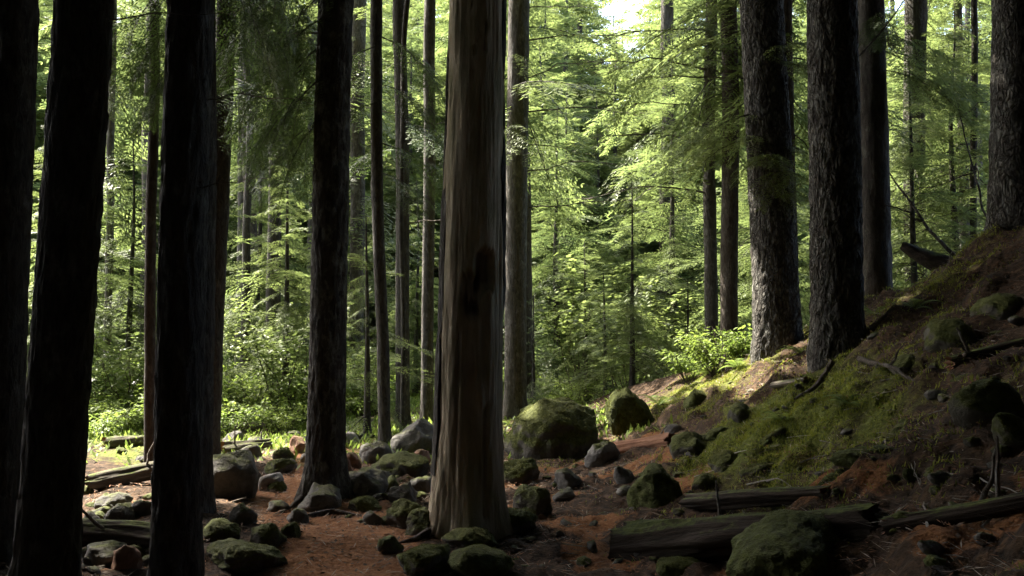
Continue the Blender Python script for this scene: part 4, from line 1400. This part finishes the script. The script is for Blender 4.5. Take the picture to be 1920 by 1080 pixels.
twig('fallen_twig', 'bent twig hooked over the moss above the thin dark log', [gt(1400, 912, 4), gt(1460, 905, 8), gt(1492, 922, 2)], 0.007, M_PALETWIG, 9, 1)
twig('fallen_twig', 'thin twig curving up at the right edge corner', [gt(1840, 990, 2), gt(1880, 962, 10), gt(1918, 955, 6)], 0.008, M_PALETWIG, 10, 1)
twig('fallen_twig', 'upright thin twig in front of the long thick log', [gt(1375, 1040, 0), gt(1368, 1020, 14), gt(1362, 1000, 26)], 0.005, M_PALETWIG, 11, 0)
twig('fallen_twig', 'dark stick slanting up beside the glossy bush', [gt(1362, 698, 2), gt(1440, 668, 6), gt(1520, 628, 8)], 0.022, M_TWIG, 12, 1)
twig('fallen_twig', 'bare twig lying across the slope below the massive trunk', [gt(1650, 720, 3), gt(1720, 700, 5), gt(1790, 705, 2)], 0.008, M_TWIG, 13, 2)
twig('exposed_root', 'arched root crossing the orange path by the flared trunk', [gt(580, 972, 2), gt(625, 966, 8), gt(672, 968, 2)], 0.035, M_BARKB, 14, 0, cat='root')
twig('exposed_root', 'root running left from the flared trunk beside the path', [gt(575, 938, 14), gt(548, 955, 5), gt(512, 966, 0)], 0.035, M_BARK, 15, 0, cat='root')
for k in range(70):
    px, py = random.uniform(1240, 1915), random.uniform(600, 1065)
    if py < 1000 - 0.62 * (px - 1000) * 0.9:
        continue
    L = random.uniform(25, 80)
    a_ = random.uniform(-0.7, 0.7)
    twig('fallen_twig', 'thin dead twig strewn over the mossy slope at right', [gt(px, py, 2), gt(px + L * 0.5 * math.cos(a_), py + L * 0.3 * math.sin(a_), 4), gt(px + L * math.cos(a_), py + L * 0.6 * math.sin(a_), 2)],
         random.uniform(0.003, 0.007), random.choice([M_TWIG, M_PALETWIG, M_TWIG]), 100 + k, 1, 'twigs strewn over the slope')
for k in range(26):
    px, py = random.uniform(960, 1200), random.uniform(880, 1060)
    L = random.uniform(25, 60)
    a_ = random.uniform(-0.7, 0.7)
    twig('fallen_twig', 'thin twig lying in the red litter right of the snag', [gt(px, py, 2), gt(px + L * math.cos(a_), py + L * 0.5 * math.sin(a_), 2)],
         random.uniform(0.002, 0.005), random.choice([M_TWIG, M_PALETWIG]), 200 + k, 1, 'twigs in the red litter')

# ------------------------------------------------------------------ ferns
def frond_mesh(L, seed):
    rg = np.random.RandomState(seed)
    V, Fc = [], []
    for i in range(26):
        t = 0.12 + 0.88 * i / 26
        p = np.array([L * t * (1 - 0.18 * t), 0, L * (0.75 * t - 0.72 * t * t)])
        w = 0.24 * L * math.sin(math.pi * min(1, 0.18 + t * 0.82)) * rg.uniform(0.85, 1.1)
        for sd in (1, -1):
            n = len(V)
            V += [p + [-0.016 * L, 0, 0], p + [0.02 * L, 0, 0], p + [0.05 * L + 0.01, sd * w, -0.25 * w]]
            Fc.append((n, n + 1, n + 2))
    mb = MB().add(V, Fc)
    t = np.linspace(0, 1, 8)
    mb.add(*tube(np.stack([L * t * (1 - 0.18 * t), t * 0, L * (0.75 * t - 0.72 * t * t)], -1), np.linspace(0.004, 0.001, 8), 3), 0)
    return mb.mesh('frond', [M_BUSH], False)
FROND = [frond_mesh(0.42, 1), frond_mesh(0.34, 2)]
for px, py, s_, lab in ((1440, 668, 1.0, 'small fern at the left foot of the thick rough barked trunk'), (1500, 662, 0.9, 'small fern between the two thick bank trunks'),
                        (1385, 690, 0.9, 'small fern on the crest beside the dark slanting stick'), (1640, 590, 0.8, 'small fern behind the massive scaly trunk'),
                        (1715, 580, 0.8, 'small fern below the broken log on the slope'), (1465, 790, 0.7, 'small fern in the moss left of the massive trunk'),
                        (1335, 702, 0.9, 'small fern on the lit moss of the bank crest'), (1590, 760, 0.7, 'small fern below the massive scaly trunk'),
                        (930, 800, 1.0, 'small fern behind the round mossy boulder by the snag'), (1235, 760, 1.0, 'small fern right of the upright mossy boulder')):
    g = ground(px, py)
    root = link('fern', None, None, tuple(g), (0, 0, random.uniform(0, 6)), (s_, s_, s_))
    tag(root, lab, 'fern')
    for k in range(9):
        link('frond', FROND[k % 2], root, None, (0, random.uniform(-.35, .25), k * 0.7 + random.uniform(-.2, .2)))

for k, (px, py, w, h, m_) in enumerate(((560, 985, 46, 26, M_ROCKD), (545, 1010, 40, 26, M_ROCKM), (520, 960, 40, 22, M_ROCKD), (700, 985, 40, 24, M_ROCKD), (730, 1040, 52, 34, M_ROCKM),
                                        (715, 912, 40, 30, M_ROCK), (660, 880, 44, 30, M_ROCKR), (735, 925, 44, 34, M_ROCKM), (665, 905, 36, 26, M_ROCK), (610, 872, 40, 24, M_ROCK), (790, 880, 44, 34, M_ROCKR),
                                        (470, 905, 40, 30, M_ROCKD), (455, 985, 56, 36, M_ROCKD), (545, 880, 34, 20, M_ROCK), (575, 868, 30, 18, M_ROCKP), (480, 838, 36, 20, M_ROCK), (440, 830, 40, 22, M_ROCK))):
    rock(px, py, w, h, m_, 'low stone ' + ('left of the orange path' if px < 580 and py > 895 else 'on the far side of the path side trunk' if py < 895 else 'right of the orange path'), ang=0.7, group='stones edging the orange path')
for k, (px, py, w, h, lab) in enumerate(((1450, 830, 70, 34, 'mossy lump sunk in the middle of the moss patch'), (1620, 850, 90, 40, 'mossy lump below the bare twig on the slope'),
                                         (1700, 800, 80, 36, 'half buried lump in the middle of the shaded slope'), (1560, 905, 80, 36, 'half buried lump just above the right end of the long log'),
                                         (1790, 880, 100, 46, 'broad half buried hump near the pale crooked twig'), (1840, 700, 90, 40, 'half buried hump below the low rock near the right edge'),
                                         (1420, 885, 60, 32, 'mossy lump at the lower edge of the moss patch'), (1350, 815, 50, 28, 'little mossy lump right of the blocky rock'))):
    rock(px, py, w * 1.25, h * 0.75, M_ROCKMM if k % 2 else M_ROCKM, lab, ang=0.3, dz=-0.25 * h * 0.006)
twig('exposed_root', 'root snaking down the bank from the massive scaly trunk', [gt(1560, 690, 8), gt(1530, 730, 6), gt(1490, 752, 2)], 0.035, M_BARKB, 31, 1, cat='root')
twig('exposed_root', 'root running right from the massive scaly trunk over the slope', [gt(1610, 680, 8), gt(1660, 690, 6), gt(1720, 716, 2)], 0.03, M_BARKB, 32, 1, cat='root')
twig('exposed_root', 'root creeping left from the snag foot', [gt(815, 1005, 16), gt(780, 1018, 8), gt(742, 1022, 0)], 0.035, M_BARKB, 33, 0, cat='root')

# ------------------------------------------------------------------ moss, litter and low growth (uncountable)
def scatter(name, label, cat, N, xr, yr, prob, mat, L, W, tilt, seed, lift=0.0, tri=False):
    rg = np.random.RandomState(seed)
    x = rg.uniform(xr[0], xr[1], N); y = rg.uniform(yr[0], yr[1], N)
    p = prob(x, y)
    k = rg.rand(N) < p
    x, y = x[k], y[k]
    n = len(x)
    z = height(x, y) + lift
    az = rg.uniform(0, 6.28, n)
    el = np.radians(rg.uniform(tilt[0], tilt[1], n))
    l = L * rg.uniform(0.5, 1.4, n)
    d3 = np.stack([np.cos(az) * np.cos(el), np.sin(az) * np.cos(el), np.sin(el)], -1)
    a2 = az + np.pi / 2
    w3 = np.stack([np.cos(a2), np.sin(a2), rg.uniform(-.3, .3, n)], -1) * W
    p0 = np.stack([x, y, z], -1)
    tip = p0 + d3 * l[:, None]
    V = np.stack([p0 + w3, p0 - w3, tip] if tri else [p0, p0 + d3 * l[:, None] * 0.5 - w3, tip, p0 + d3 * l[:, None] * 0.5 + w3], 1).reshape(-1, 3)
    Fc = np.arange(len(V)).reshape(n, -1)
    o = link(name, MB().add(V, Fc).mesh(name, [mat], False))
    tag(o, label, cat, kind='stuff')

def p_moss(x, y):
    d, m, g = cover(x, y)
    return m * smooth(17, 13, y)
scatter('bank_moss', 'short green moss growing over the bank', 'moss', 420000, (0.2, 6.5), (3.5, 16), lambda x, y: p_moss(x, y) ** 1.2, M_MOSSBLADE, 0.042, 0.0055, (10, 80), 21, -0.004, True)
scatter('needle_litter', 'fallen brown needles and bark flakes on the forest floor', 'litter', 95000, (-5, 6), (3.5, 14), lambda x, y: 0.4 + 0.4 * cover(x, y)[0], M_LITTER, 0.05, 0.0045, (-5, 25), 22, 0.008)
scatter('clearing_herbs', 'low bright herbs covering the sunlit clearing floor', 'plants', 90000, (-14, 2), (10.8, 28), lambda x, y: (0.15 + 0.85 * smooth(-0.1, 0.3, fbm(np.stack([x, y, x * 0], -1) * 0.8, 3, 5))) * smooth(10.5, 15, y), M_BUSH, 0.13, 0.022, (5, 75), 23, 0.0)

scatter('ground_debris', 'small dead sticks and bark scraps strewn over the shaded floor', 'litter', 26000, (-5, 7), (3.2, 14), lambda x, y: 0.32 + 0.5 * smooth(1.0, 2.5, x), M_STICK, 0.13, 0.0035, (-6, 16), 24, 0.012)
scatter('bark_flakes', 'dark bark flakes and cone scales strewn over the floor', 'litter', 30000, (-5, 7), (3.2, 14), lambda x, y: 0.5 + 0 * x, M_FLAKE, 0.045, 0.013, (-10, 30), 25, 0.010)
